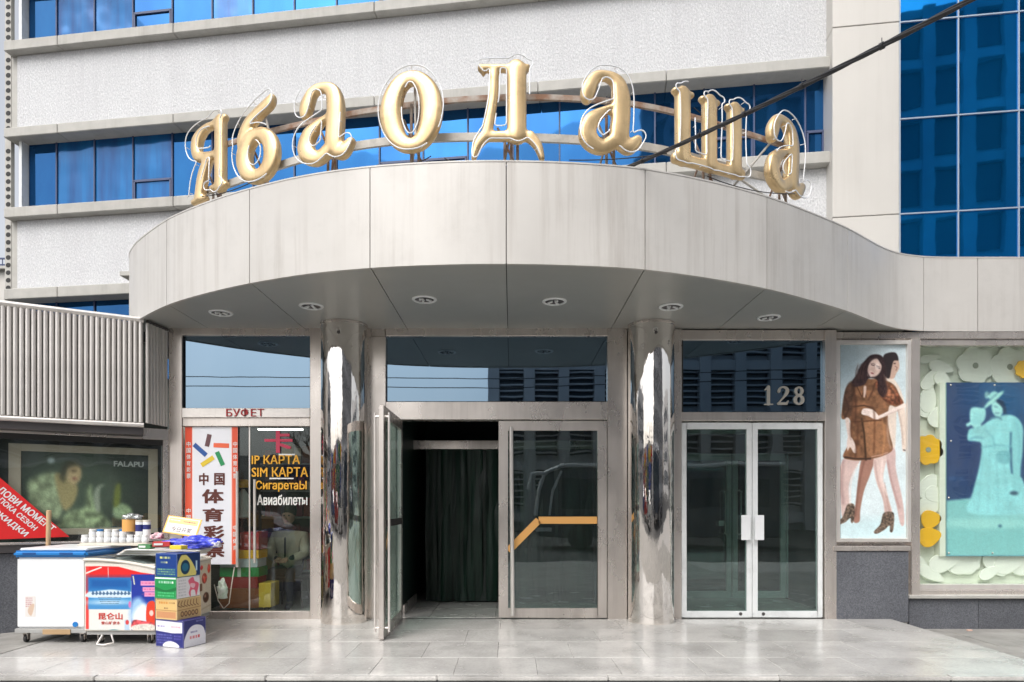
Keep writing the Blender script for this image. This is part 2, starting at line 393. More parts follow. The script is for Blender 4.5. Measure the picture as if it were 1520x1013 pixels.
    def grain(s, a): s.I *= 1+a*np.random.uniform(-1, 1, s.X.shape)[..., None]
    def build(s, name, TL, Uv, Vv, parent, mat=None, label=None):
        """TL = top left corner, Uv = full right vector, Vv = full down vector"""
        TL, Uv, Vv = map(Vector, (TL, Uv, Vv)); inv = wm(parent).inverted() if parent else Matrix.Identity(4)
        a = np.array(inv @ TL); R3 = inv.to_3x3(); u = np.array(R3 @ Uv); v = np.array(R3 @ Vv)
        U, V = np.meshgrid(np.linspace(0, 1, s.nx), np.linspace(0, 1, s.ny))
        co = (a+U[..., None]*u+V[..., None]*v).reshape(-1, 3)
        idx = np.arange(s.nx*s.ny).reshape(s.ny, s.nx)
        q = np.stack([idx[:-1,:-1], idx[1:,:-1], idx[1:,1:], idx[:-1,1:]], -1).reshape(-1, 4)
        me = bpy.data.meshes.new(name); me.vertices.add(len(co)); me.vertices.foreach_set('co', co.ravel())
        me.loops.add(q.size); me.loops.foreach_set('vertex_index', q.ravel()); me.polygons.add(len(q))
        me.polygons.foreach_set('loop_start', np.arange(0, q.size, 4)); me.update(calc_edges=True)
        at = me.color_attributes.new('print', 'FLOAT_COLOR', 'POINT')
        c = np.clip(s.I/255, 0, 1); c = np.where(c <= .04045, c/12.92, ((c+.055)/1.055)**2.4)*.92
        at.data.foreach_set('color', np.concatenate([c, np.ones((*c.shape[:2], 1))], -1).ravel())
        me.materials.append(mat or M['print'])
        return link_mesh(name, me, parent, label)

# ================================================================== THE GROUND
def struct(name, mb, mat, **k):
    o = mb.build(name, mat, kind='structure', **k); return o
g = MB(); g.box(-300, 300, -300, 300, -.6, -.27); struct('ground', g, M['asphalt'])
g = MB(); g.box(-60, 60, -30, -9.6, -.268, -.262); struct('road', g, M['asphalt'])
g = MB(); g.box(4.52, 30, -9.55, .6, -.29, -.145); pav = struct('pavement', g, M['tile_joint'])
def slab(x0, x1, y0, y1, z0, z1, mat, parent, name='tile', b=.003):
    m = MB(); m.box(x0, x1, y0, y1, z0, z1); return m.build(name, mat, parent, bevel=b)
for i in range(9):
    for j in range(12):
        x = 4.53+i*.6; y = .28-j*.6
        slab(x, x+.592, y-.592, y, -.16, -.13+random.uniform(-.0015,.0015), M['paving'], pav, 'paving_slab')
g = MB(); g.box(-30, -4.66, -2.62, 1.2, -.29, -.012); lp = struct('pavement', g, M['tile_joint'])
for i in range(6):
    for j in range(5):
        x = -4.67-i*.6; y = .3-j*.6
        slab(x-.592, x, y-.592, y, -.03, -.003+random.uniform(-.001,.001), M['paving'], lp, 'paving_slab')
g = MB(); g.box(-30, 4.5, -9.55, -2.72, -.29, -.14); struct('pavement', g, M['paving'])
# raised entrance platform with polished tiles and a rounded nosing
g = MB(); g.box(-4.64, 4.50, -2.62, .1, -.27, -.016); plat = struct('platform', g, M['tile_joint'])
rows = [(-2.62, -2.02), (-2.02, -1.34), (-1.34, -.68), (-.68, .0)]
TW = .675
for r, (y0, y1) in enumerate(rows):
    off = (0, .34, 0, .34)[r]; x = -4.64-off*(r % 2)
    xs = [-4.64]; q = -4.64+.12+off
    while q < 4.5: xs.append(q); q += TW*(1 if r < 2 else 2)
    xs.append(4.5)
    for a, b in zip(xs, xs[1:]):
        if b-a > .05: slab(a+.001, b-.001, y0+.001, y1-.001, -.02, random.uniform(-.0006,.0006), M['marble'], plat)
q = -4.64
while q < 4.5:
    m = MB(); e = min(q+1.35, 4.5); m.box(q+.002, e-.002, -2.70, -2.622, -.035, .001); m.build('nosing', M['marble'], plat, bevel=.008, seg=2); q += 1.35
m = MB(); m.box(-4.64, 4.5, -2.665, -2.62, -.27, -.036); m.build('riser', M['granite_dark'], plat)

# ================================================================== OFFICE BUILDING (its front runs 8 degrees off the shop fronts)
TH = math.atan(.14); D0 = 11.5
ob = thing('office_building', 'tall office block with rough white spandrels and bands of blue mirror glass above the canopy', 'building', (0, D0-8, 0), -TH)
def bd(px, off=0): return (D0-off)/(1+(px-760)*.00014)
def U(px, off=0): return (px-760)*bd(px, off)/1000/math.cos(TH)        # along-wall coordinate
def bbox(name, u0, u1, v0, v1, z0, z1, mat, bevel=.006, parent=None, label=None):
    m = MB(); m.box(u0, u1, v0, v1, z0, z1)
    o = m.build(name, mat, parent or ob, bevel=bevel, local=True, label=label); return o
uL, uR = U(18), U(1229)
ub = U(28)
L = dict(l4=(5.22, 5.42), l3=(6.76, 6.95), l2=(8.27, 8.45), l1=(9.90, 10.09))
# body behind everything
bbox('wall_core', ub, U(1240), .30, 9.0, -.2, 18.0, M['dark_room'], 0)
bbox('wall_core', U(1240), 16.0, .30, 9.0, -.2, 18.0, M['dark_room'], 0)
for z0, z1 in ((5.42, 6.76), (8.45, 9.90), (11.45, 12.9), (14.5, 15.9)):
    bbox('spandrel_panel', uL+.1, uR, .0, .28, z0, z1, M['roughcast'], .01)
for z0, z1 in list(L.values())+[(11.27, 11.45), (12.9, 13.1), (14.3, 14.48)]:
    u = uL-.03; k = 0
    us = [u, U(95), U(265), U(560), U(800), U(988), uR]
    for a, b in zip(us, us[1:]): bbox('ledge', a+.004, b-.004, -.16, .28, z0, z1, M['ledge'], .012)
# window bands
def band(zb, zt, openings, curtains):
    us = []; q = U(75)-.80*1; 
    us = [ub+.06]; q = U(75)
    while q < uR-.2: us.append(q); q += .80
    us.append(uR)
    for i, (a, b) in enumerate(zip(us, us[1:])):
        mt = M['blue_curtain'] if i in curtains else M['blue']
        w_ = thing_part('window', a+.012, b-.012, zb, zt, mt)
        if i in openings:
            zz = zb+.47
            m = MB(); m.box(a+.02, b-.02, .125, .15, zz-.02, zz+.02); m.box(a+.02, a+.05, .125, .15, zb, zz); m.box(b-.05, b-.02, .125, .15, zb, zz)
            m.build('sash_frame', M['mullion_blue'], w_, local=True)
    m = MB()
    for a in us[1:-1]:
        m = MB(); m.box(a-.012, a+.012, .13, .2, zb, zt); m.build('mullion', M['mullion_blue'], ob, local=True)
def thing_part(name, u0, u1, z0, z1, mt):
    m = MB(); m.box(u0, u1, .155, .175, z0, z1); return m.build(name, mt, ob, local=True)
band(6.95, 8.27, (3, 9, 10, 16, 18), (1, 2, 3))
band(10.09, 11.27, (3, 9), (1, 2, 5))
band(3.7, 5.22, (), ())
band(13.1, 14.3, (), ())
bbox('window_reveal', ub, ub+.06, .0, .3, 6.95, 8.27, M['white_paint'], 0); bbox('window_reveal', ub, ub+.06, .0, .3, 10.09, 11.27, M['white_paint'], 0)
# perforated corner fin: a strip with a row of oval holes
fin = MB(); fin.box(U(6), U(15), .02, .10, 4.0, 18); fin.build('corner_fin', M['ledge'], ob, local=True)
z = 5.5; hole = None
while z < 11.4:
    if all(not (a-.04 < z < b+.08) for a, b in L.values()):
        m = MB(); n = 12; pts = [(U(11)+.052*math.cos(2*math.pi*k/n), .019, z+.045*math.sin(2*math.pi*k/n)) for k in range(n)]
        m.prism(pts, (0, -.004, 0)); m.build('oval_hole', M['gap'], ob, local=True)
    z += .145
bbox('corner_post', U(14)+.004, uL+.1, .03, .12, 5.42, 6.76, M['ledge'], .004); bbox('corner_post', U(14)+.004, uL+.1, .03, .12, 8.45, 9.9, M['ledge'], .004)
# tower: beige clad pier and blue curtain wall, 0.3 m in front
OF = .30
t0, t1 = U(1240, OF), U(1340, OF)
zj = [3.6, 5.83, 8.79, 11.75, 14.7]
for a, b in zip(zj, zj[1:]): bbox('cladding_panel', t0, t1-.01, -OF, .28, a+.006, b-.006, M['beige'], .006)
bbox('pier_core', t0+.02, t1+.02, -OF+.03, .28, 3.4, 15, M['gap'], 0)
zg = [4.37, 5.83, 7.29, 8.78, 10.25, 11.75, 13.2]
ug = [t1+.0, U(1427, OF), U(1517, OF), U(1610, OF), U(1700, OF)]
ug += [ug[-1]+1.0*k for k in range(1, 4)]
zg = [3.0]+zg
for i in range(len(ug)-1):
    for j in range(len(zg)-1):
        bbox('glass_panel', ug[i]+.012, ug[i+1]-.012, -OF+.02, -OF+.04, zg[j]+.012, zg[j+1]-.012, M['blue_tower'], 0)
for q in ug: bbox('mullion', q-.010, q+.010, -OF, -OF+.05, 3.0, 13.2, M['mullion_white'], 0)
for q in zg[1:]: bbox('transom', ug[0], ug[-1], -OF-.002, -OF+.05, q-.009, q+.009, M['mullion_white'], 0)

# ================================================================== ENTRANCE CANOPY
cv = [(-4.95,10.2),(-4.90,9.3),(-4.80,8.75),(-4.62,8.14),(-4.38,7.78),(-4.09,7.47),(-3.55,6.99),(-2.99,6.62),(-2.47,6.34),(-1.87,6.09),(-1.25,5.93),(-.62,5.85),(-.05,5.83),(.6,5.87),
      (1.18,5.97),(1.83,6.20),(2.46,6.50),(3.0,6.83),(3.56,7.21),(3.95,7.52),(4.25,7.76),(4.55,7.95),(4.83,8.05),(5.1,8.09),(5.5,8.10),(6.1,8.10),(7.2,8.10),(8.5,8.10),(10,8.10)]
curve = [(float(p[0]), float(p[1])-8) for p in catmull(cv, 10, False)]
ZS, ZT = ZE+2.10, ZE+2.97
can = thing('entrance_canopy', 'curved beige metal canopy sweeping out over the entrance doors', 'canopy', (-.05, 0, ZS))
seam_px = [247, 371, 549, 751, 957, 1137, 1258, 1370, 1453, 1545, 1640, 1740]
def cpx(p): return 760+p[0]/(p[1]+8)*1000
i0 = min(range(len(curve)), key=lambda i: cpx(curve[i]) if curve[i][1] < 1 else 1e9)
seams = [0, i0-6]
for s_ in seam_px: seams.append(min(range(i0, len(curve)), key=lambda i: abs(cpx(curve[i])-s_)))
seams = sorted(set(seams)); 
if seams[-1] < len(curve)-1: seams.append(len(curve)-1)
def normal2(i):
    a = curve[max(i-1,0)]; b = curve[min(i+1,len(curve)-1)]; t = Vector((b[0]-a[0], b[1]-a[1])).normalized(); return Vector((-t.y, t.x))   # points inward (+Y)
def strip(i0, i1, d0, d1, z0, z1, e=0.0):
    m = MB(); vs = []; n = i1-i0+1
    for i in range(i0, i1+1):
        p = Vector(curve[i]); q = normal2(i)
        if e and i in (i0, i1):
            j = i0+1 if i == i0 else i1-1; p = p+(Vector(curve[j])-p).normalized()*e
        for d, z in ((d0,z0),(d0,z1),(d1,z1),(d1,z0)): a = p+q*d; vs.append((a.x, a.y, z))
    fs = []
    for i in range(n-1):
        for k in range(4): a = i*4+k; b = i*4+(k+1)%4; fs.append((a, b, b+4, a+4))
    fs += [(0,1,2,3), tuple((n-1)*4+k for k in (3,2,1,0))]
    return m.add(vs, fs)
for a, b in zip(seams, seams[1:]):
    if b-a < 2: continue
    o = strip(a, b, 0, .03, ZS-.012, ZT, .004).build('fascia_panel', M['fascia'], can, smooth=True)
strip(0, len(curve)-1, .034, .06, ZS+.01, ZT-.02).build('fascia_backing', M['gap'], can, smooth=True)
strip(0, len(curve)-1, -.004, .065, ZT+.001, ZT+.014).build('coping', M['fascia'], can, smooth=True)
# soffit panels run straight back to the shop front
def yc(x):
    best = None
    for p, q in zip(curve[i0:], curve[i0+1:]):
        if p[0] <= x <= q[0]: t = (x-p[0])/(q[0]-p[0]+1e-9); return p[1]+(q[1]-p[1])*t
    return 0
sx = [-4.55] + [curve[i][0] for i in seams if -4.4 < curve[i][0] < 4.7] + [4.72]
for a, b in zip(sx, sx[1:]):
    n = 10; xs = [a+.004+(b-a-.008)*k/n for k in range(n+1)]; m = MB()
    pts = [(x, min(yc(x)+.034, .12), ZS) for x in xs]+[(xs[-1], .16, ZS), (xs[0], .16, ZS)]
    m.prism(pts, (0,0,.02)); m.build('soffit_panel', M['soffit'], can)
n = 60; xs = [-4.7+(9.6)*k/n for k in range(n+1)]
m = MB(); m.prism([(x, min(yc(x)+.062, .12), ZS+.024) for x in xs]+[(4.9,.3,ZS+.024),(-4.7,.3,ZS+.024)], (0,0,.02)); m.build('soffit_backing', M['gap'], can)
m = MB(); m.prism([(x, min(yc(x)+.07, .15), ZT-.22) for x in xs]+[(10,.15,ZT-.22),(10,3.0,ZT-.22),(-4.6,3.9,ZT-.22)], (0,0,.05)); m.build('roof_deck', M['ledge'], can)
for i, (px, py) in enumerate([(328,464),(462,454),(630,444),(823,447),(996,455),(1141,471)]):
    d = 2100/(750-py); c = Vector((X(px,d), d-8, ZS))
    m = MB(); m.lathe([(.10,.0),(.125,0),(.128,-.006),(.118,-.016),(.102,-.016),(.098,-.004)], c, 32, cap=False); o = m.build('downlight', M['white_paint'], can, smooth=True)
    m = MB(); m.lathe([(.099,-.0045),(.06,-.003),(.002,-.0025)], c, 24, cap=False); m.build('reflector', M['steel_dark'], o, smooth=True)
    m = MB()
    for k in range(3):
        a = k*2.1+i; m.tube([c+Vector((.02*math.cos(a),.02*math.sin(a),-.004)), c+Vector((.07*math.cos(a),.07*math.sin(a),-.022))], .012, 8)
    m.build('bulb', M['white_paint'], o)

# ================================================================== GROUND FLOOR SHOP FRONTS
def bar(name, px0, px1, py0, py1, parent, yf=0.0, dep=.10, mat=None, bevel=.004, label=None):
    """upright box whose front face (at depth yf) fills the given span"""
    d = 8+yf; m = MB(); m.box(X(px0,d), X(px1,d), yf, yf+dep, Z(py1,d), Z(py0,d))
    return m.build(name, mat or M['steel'], parent, bevel=bevel, label=label)
# --- kiosk / buffet shop front
bf = thing('buffet_shopfront', 'steel framed glass shop front with red letters over its door, left of the entrance', 'shopfront', (X(365), .1, 0))
bar('corner_post', 250, 270, 486, 921, bf, 0, .2)
bar('head_beam', 270, 460, 486, 498, bf, .004, .15)
bar('post', 460, 478.5, 485, 921, bf, 0, .2)
bar('transom_pane', 270, 460, 498, 606, bf, .05, .01, M['transom'], 0)
m = bar('transom_rim', 268, 271.5, 498, 606, bf, .02, .04, M['gap'], 0)
bar('transom_bar', 270, 460, 606, 620, bf, -.012, .12, M['steel_light'])
bar('transom_bar', 270, 460, 620.5, 633, bf, .02, .1)
bar('threshold', 270, 460, 908, 920.5, bf, .0, .1)
for a, b in ((271.5, 369), (371.5, 460)):
    p = bar('glass_pane', a, b, 633.5, 907.5, bf, .07, .01, M['pane_shop'], 0)
bar('pane_edge', 369.3, 371.2, 633.5, 907.5, bf, .068, .015, M['steel_light'], 0)
tx = text_mb('БУФЕТ', P(336, 619, 7.985), (1,0,0), (0,0,1), X(392,7.985)-X(336,7.985), .098, .006, .006); tx.build('lettering', ink('red', 165, 30, 35), bf)
for (px, y0, y1, r) in ((352, 700, 842, .016), (378, 712, 836, .016)):
    m = MB(); d = 7.99; m.tube([P(px, y0, d), P(px, y1, d)], r, 12); 
    for yy in (y0+8, y1-8): m.tube([P(px, yy, d), P(px, yy, 8.07)], .008, 8)
    m.build('pull_handle', M['steel_light'], bf, smooth=True)
def win_text(s, px0, px1, py0, py1, mat, parent, d=8.06, bold=.01, name='lettering'):
    t = text_mb(s, P(px0, py1, d), (1,0,0), (0,0,1), (px1-px0)*d/1000, (py1-py0)*d/1000, .002, bold); return t.build(name, mat, parent)
win_text('卡', 394, 433, 640, 672, ink('magenta', 190, 50, 80), bf, bold=.02)
yel = ink('amber', 225, 165, 40)
win_text('IP КАРТА', 374, 445, 676, 689, yel, bf, bold=.012); win_text('SIM КАРТА', 374, 457, 694, 708, yel, bf, bold=.012)
win_text('СигаретаЫ', 380, 455, 714, 730, yel, bf, bold=.015); win_text('Авиабилеты', 382, 456, 735, 750, ink('white', 225, 225, 220), bf, bold=.015)
for a, b, y in ((414, 438, 674), (400, 436, 709.5)):
    m = MB(); m.box(X(a,8.06), X(b,8.06), .056, .06, Z(y+2,8.06), Z(y,8.06)); m.build('tape_strip', ink('white'), bf) if False else m.build('tape_strip', M['paper'], bf)
# --- main entrance
me_ = thing('main_entrance', 'wide steel framed entrance between two mirror columns with one door open', 'entrance', (X(738), .1, 0))
bar('head_beam', 478.5, 572, 485, 500, me_, .03, .2)
bar('post', 544, 572.5, 500, 921, me_, -.01, .25)
bar('post', 480, 543.7, 500, 921, me_, .14, .1)
bar('head_beam', 572.5, 902, 485, 499, me_, .006, .2)
bar('transom_pane', 572.5, 902, 499, 596, me_, .05, .012, M['transom'], 0)
bar('transom_bar', 572.5, 902, 596.5, 623, me_, -.006, .18)
bar('post', 902, 931, 485, 921, me_, -.01, .25)
bar('post', 931.3, 1000, 485, 921, me_, .14, .1)
bar('door_jamb', 572.5, 588, 623.5, 920, me_, .06, .14)
bar('floor_track', 590, 742, 919, 920.8, me_, .02, .05, M['steel_dark'], 0)
# a door leaf modelled closed: hinge edge at its origin, closing edge along +u
def leaf(name, hinge, u, wdt, z0, z1, st, rail, mat, pane, parent, th=.05, label=None):
    u = Vector(u).normalized(); n = Vector((-u.y, u.x, 0)); h = Vector(hinge)
    m = MB()
    def piece(a, b, c, d): m.obox(h+u*a+Vector((0,0,c)), u*(b-a), Vector((0,0,d-c)), n*th)
    piece(0, st, z0, z1); piece(wdt-st, wdt, z0, z1); piece(st, wdt-st, z0, z0+rail); piece(st, wdt-st, z1-rail, z1)
    o = m.build(name, mat, parent, bevel=.003, label=label)
    g_ = MB(); g_.obox(h+u*(st-.005)+n*(th*.5-.005)+Vector((0,0,z0+rail-.005)), u*(wdt-2*st+.01), Vector((0,0,z1-z0-2*rail+.01)), n*.01); g_.build('pane', pane, o)
    return o, h, u, n
zt, zb = Z(625), .012
lw_ = (902-741)*.008
o1, h1, u1, n1 = leaf('door', (X(901), .05, 0), (-1,0,0), lw_, zb, zt, .112, .115, M['steel'], M['pane'], me_, label='closed steel framed door leaf with tan tape across its glass')
m = MB(); hx = X(758.5, 7.92)
m.tube([(hx, -.08, Z(634,7.92)), (hx+.02, -.08, Z(914,7.92))], .024, 14)
for zz in (Z(637,7.92), Z(912,7.92)): m.tube([(hx+.01, -.085, zz), (hx+.01, .03, zz)], .014, 10); 
m.build('pull_handle', M['steel_light'], o1, smooth=True)
m = MB(); yf = -.008
def tape(pts, wd=.085):
    for (a, b) in zip(pts, pts[1:]):
        a = P(*a, 8+yf); b = P(*b, 8+yf); t = (b-a).normalized(); s_ = Vector((0,0,1)) if abs(t.z) < .1 else Vector((-t.z,0,t.x)); 
        if s_.z < 0: s_ = -s_
        m.prism([a-s_*wd/2, b-s_*wd/2, b+s_*wd/2, a+s_*wd/2], (0,.003,0))
yf = .010
tape([(754.5, 818), (799.5, 772.5), (886.5, 772.5)]); m.build('warning_tape', M['tan_tape'], o1)
# open leaf swung outwards at right angles
o2, h2, u2, n2 = leaf('door', (X(592), -.02, 0), (.012,-1,0), 1.27, zb, zt, .112, .115, M['steel'], M['pane'], me_, label='open steel framed door leaf swung out over the platform')
hh = h2+u2*(1.27-.05); m = MB()
for sgn in (1,):
    q = hh+n2*(.05+.045); m.tube([q+Vector((0,0,.08)), q+Vector((0,0,2.28))], .013, 12)
    for zz in (.12, 2.24): m.tube([hh+n2*.04+Vector((0,0,zz)), q+Vector((0,0,zz))], .012, 8)
    q = hh-n2*.045; m.tube([q+Vector((0,0,.08)), q+Vector((0,0,2.28))], .013, 12)
    for zz in (.12, 2.24): m.tube([hh+n2*.01+Vector((0,0,zz)), q+Vector((0,0,zz))], .012, 8)
m.build('pull_handle', M['steel_light'], o2, smooth=True)
m = MB(); a = h2+n2*.051+u2*.1; m.obox(a+Vector((0,0,1.13)), u2*1.06, Vector((0,0,.075)), n2*.004); m.build('mid_rail', M['steel_dark'], o2)
m = MB(); a = h2+n2*.056+u2*1.0; m.prism([a+Vector((0,0,1.13)), a+u2*.14+Vector((0,0,.9)), a+u2*.14+Vector((0,0,.98)), a+Vector((0,0,1.21))], n2*.003); m.build('warning_tape', M['tan_tape'], o2)
# --- side entrance 128
se = thing('side_entrance', 'narrow side entrance with white framed double doors and silver 128 above them', 'entrance', (X(1117), .1, 0))
bar('post', 1000.3, 1012, 488, 921, se, -.005, .2)
bar('head_beam', 1012, 1225, 490, 505, se, .02, .2)
bar('transom_pane', 1012, 1225, 505, 611.5, se, .06, .012, M['transom_dark'], 0)
bar('transom_rim', 1010.5, 1014, 505, 611.5, se, .03, .03, M['gap'], 0)
bar('transom_bar', 1012, 1225, 612, 625, se, .0, .16)
bar('post', 1225, 1242, 490, 921, se, -.005, .25)
for s_, a, b, lab in ((1, 1012.6, 1117.6, None), (-1, 1118.4, 1223, None)):
    hx = X(a) if s_ == 1 else X(b); wd = (b-a)*.008
    o, h, u, n = leaf('door', (hx, .03 if s_ == 1 else .08, 0), (s_,0,0), wd, .012, Z(627.5), .062, .075, M['white_paint'], M['pane'], se)
    m = MB(); cx = X(1117.5-s_*10, 7.97); m.box(cx-.055, cx+.055, -.03, -.018, Z(802,7.97), Z(765,7.97))
    for zz in (Z(770), Z(797)): m.box(cx-.012, cx+.012, -.018, .03, zz-.012, zz+.012)
    m.build('push_plate', M['white_plastic'], o, bevel=.003)
    m = MB(); m.tube([(X(1117.5-s_*17), .025, .055), (X(1117.5-s_*17), .03, .055)], .02, 12); m.build('floor_lock', M['steel_dark'], o)
# --- inside the vestibules
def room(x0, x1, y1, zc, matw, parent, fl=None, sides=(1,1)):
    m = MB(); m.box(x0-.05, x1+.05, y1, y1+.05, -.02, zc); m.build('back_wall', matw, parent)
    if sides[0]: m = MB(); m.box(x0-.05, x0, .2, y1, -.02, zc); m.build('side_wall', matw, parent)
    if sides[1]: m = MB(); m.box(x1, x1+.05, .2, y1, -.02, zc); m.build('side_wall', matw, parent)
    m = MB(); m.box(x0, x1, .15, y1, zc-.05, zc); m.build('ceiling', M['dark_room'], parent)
fl = MB(); fl.box(-6.0, 8.5, .1, 5.5, -.2, -.02); flo = struct('interior_floor', fl, M['tile_joint'])
for i in range(11):
    for j in range(4):
        x = -4.2+i*.8; y = .004+j*.8
        if x+.8 < 4.6: slab(x+.002, x+.796, y+.1*(j==0), y+.796, -.02, -.001, M['marble'], flo, 'tile')
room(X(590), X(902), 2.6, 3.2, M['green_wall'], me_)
# green plastic strip curtain at the inner doorway
m = MB(); yb = 1.35; d = 8+yb
bar('inner_beam', 590, 902, 654, 667, me_, 1.3, .08, M['steel'])
m = MB(); m.box(X(597,9), X(597,9)+.03, .35, 1.3, .0, 2.35); m.build('side_glass', M['pane'], me_)
m = MB(); m.box(X(592)+.02, X(597,9)+.12, .3, 1.4, .0, .12); m.build('skirting', M['steel'], me_)
cur = mk('green_pvc', (.006,.026,.016), .36, spec=.35, var=.5, vs=3, vst=(5,1,.6), bump=.35, bs=7, bst=(1,1,.3), bd=.05, rand=.35)
x = X(632, d); k = 0
while x < X(905, d):
    m = MB(); wd = .155; n = 9; vs = []
    for j in range(n+1):
        z = 2.22-(2.2)*j/n; wob = .025*math.sin(k*2.1+j*.9)+random.uniform(-.01,.01)
        for q in range(4): vs.append((x+wd*q/3+.006*math.sin(j+k), yb+.03*(k%2)+wob+.012*math.sin(q*2.2+k), z))
    fs = [(j*4+q, j*4+q+1, j*4+q+5, j*4+q+4) for j in range(n) for q in range(3)]
    m.add(vs, fs); m.build('curtain_strip', cur, me_, smooth=True); x += .105; k += 1
# side vestibule: inner pair of doors
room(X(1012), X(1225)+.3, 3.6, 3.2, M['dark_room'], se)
yi = 1.8; di = 8+yi
for a, b in ((1008, 1086), (1088, 1166.5), (1168, 1250)):
    o, h, u, n = leaf('inner_door', (X(a,di), yi, 0), (1,0,0), (b-a)*di/1000, .0, 2.1, .07, .1, M['white_paint'], M['pane'], se)
bar('inner_beam', 1005, 1260, 632, 644, se, yi-.01, .08, M['white_paint'])
bar('threshold_mat', 1016, 1220, 915, 917, se, .2, .9, M['steel_dark'], 0) if False else None
for px in (1080, 1097):
    m = MB(); dd = 9.7; pts = [P(px, 732, dd), P(px, 790, dd)]
    for off in (-.03, .03): m.tube([p+Vector((off,0,0)) for p in pts], .008, 8)
    m.tube([P(px,731,dd)+Vector((-.045,0,0)), P(px,728,dd), P(px,731,dd)+Vector((.045,0,0))], .012, 8); m.tube([P(px,791,dd)+Vector((-.045,0,0)), P(px,794,dd), P(px,791,dd)+Vector((.045,0,0))], .012, 8)
    m.build('ornate_handle', M['steel_light'], se, smooth=True)
m = MB(); m.obox(P(1067,781,9.75), (.075,0,0), (0,0,.075), (0,.004,0)); m.build('notice', M['paper'], se)
# --- poster light box and its granite base
pw = thing('poster_wall', 'short wall with a tall fashion poster case above a dark granite base', 'wall', (X(1296), .1, 0))
bar('head_beam', 1242, 1560, 493, 503, pw, .10, .2)
YP = .03
bar('backing', 1242, 1362, 503, 925, pw, .13, .2)
for a in ((1241.5, 1247.5, 505, 805), (1347.5, 1353, 505, 805)): bar('case_frame', *a, pw, YP, .1, M['steel_light'])
for a in ((1247.5, 1347.5, 505, 511), (1247.5, 1347.5, 799.5, 805)): bar('case_frame', *a, pw, YP, .1, M['steel_light'])
bar('sill', 1238, 1352, 811, 818, pw, -.02, .15, M['steel'])
bar('granite_panel', 1237.5, 1349, 818.5, 924, pw, .0, .14, M['granite_dark'], .006)
bar('post', 1353.3, 1366, 503, 886, pw, .06, .2)

# --- display window at the right
dw = thing('display_window', 'large shop window with cut-out flowers and a teal portrait print on a granite base', 'display window', (X(1500), .1, 0))
dY = .12; dd = 8+dY
xl, xr = 1366, 1900
bar('head_frame', xl, xr, 504, 513, dw, dY, .1)
bar('bottom_frame', xl-3, xr, 868, 876, dw, dY, .1, M['steel_light'])
bar('bottom_frame', xl-12, xr, 876.4, 884, dw, dY-.02, .12)
bar('sill', xl-16, xr, 884.3, 889, dw, dY-.11, .2, M['ledge'])
bar('post', xl-4, xl-.4, 504, 868, dw, dY-.01, .1, M['steel_light'])
bar('glass_pane', xl, xr, 513.5, 867.5, dw, dY+.03, .01, M['pane_clear'], 0)
for a, b in ((1349.5, 1452), (1452.6, 1560), (1560.6, 1670), (1670.6, 1780), (1780.6, 1900)): bar('granite_panel', a, b, 889.4, 940, dw, dY-.06, .2, M['granite_dark'], .004)
mint = mk('mint_board', (.78,.83,.71), .7, var=.06)
bar('back_board', 1335, 1900, 500, 880, dw, dY+.35, .03, mint, 0)
bar('case_side', 1355, 1357, 500, 880, dw, dY+.06, .28, mint, 0)
for a in (504, 872): m = MB(); m.box(X(xl,dd), X(1900,dd), dY+.06, dY+.34, Z(a,dd)-.02, Z(a,dd)+.01); m.build('case_shelf', mint, dw)

# ================================================================== GOLD LETTERS ON THE CANOPY
def glyph_sdf(strokes, xs, ys):
    Xg, Yg = np.meshgrid(xs, ys); d = np.full(Xg.shape, 9.)
    for st in strokes:
        for (ax,ay,ra), (bx,by,rb) in zip(st, st[1:]):
            ex, ey = bx-ax, by-ay; t = np.clip(((Xg-ax)*ex+(Yg-ay)*ey)/(ex*ex+ey*ey+1e-12), 0, 1)
            d = np.minimum(d, np.hypot(Xg-ax-ex*t, Yg-ay-ey*t)-(ra+(rb-ra)*t))
    return d
def contours(D, xs, ys, lev=0):
    D = D-lev; segs = {}; ny, nx = D.shape
    def ip(j0,i0,j1,i1):
        a, b = D[j0,i0], D[j1,i1]; t = a/(a-b); return (xs[i0]+(xs[i1]-xs[i0])*t, ys[j0]+(ys[j1]-ys[j0])*t)
    nxt = {}; pt = {}
    for j in range(ny-1):
        for i in range(nx-1):
            c = [D[j,i]<0, D[j,i+1]<0, D[j+1,i+1]<0, D[j+1,i]<0]
            if all(c) or not any(c): continue
            e = [('h',j,i), ('v',j,i+1), ('h',j+1,i), ('v',j,i)]; cs = [(j,i,j,i+1),(j,i+1,j+1,i+1),(j+1,i+1,j+1,i),(j+1,i,j,i)]
            cr = [k for k in range(4) if c[k] != c[(k+1)%4]]
            for k in cr: pt[e[k]] = ip(*cs[k])
            ins = [k for k in cr if c[k]]; outs = [k for k in cr if not c[k]]
            if len(cr) == 2: nxt[e[outs[0]]] = e[ins[0]]
            else:
                for a in outs: nxt[e[a]] = e[(a+1) % 4]
    loops = []
    while nxt:
        s0 = next(iter(nxt)); lp = []; k = s0
        while k in nxt: lp.append(pt[k]); k = nxt.pop(k)
        if len(lp) > 8: loops.append(lp)
    return loops
def smooth_loop(lp, it=2):
    a = np.array(lp)
    for _ in range(it): a = (np.roll(a,1,0)+2*a+np.roll(a,-1,0))/4
    return a
def dense(st, step):
    out = []; pts = catmull([np.array(p) for p in st], 10, False)
    return [tuple(p) for p in pts]
def ring(cx, cy, rx, ry, rs, rt, n=16, ang=0):
    o = []
    for k in range(n+1):
        a = 2*math.pi*k/n; x = rx*math.cos(a); y = ry*math.sin(a); r = rt+(rs-rt)*abs(math.cos(a))**1.5
        o.append((cx+x*math.cos(ang)-y*math.sin(ang), cy+x*math.sin(ang)+y*math.cos(ang), r))
    return o
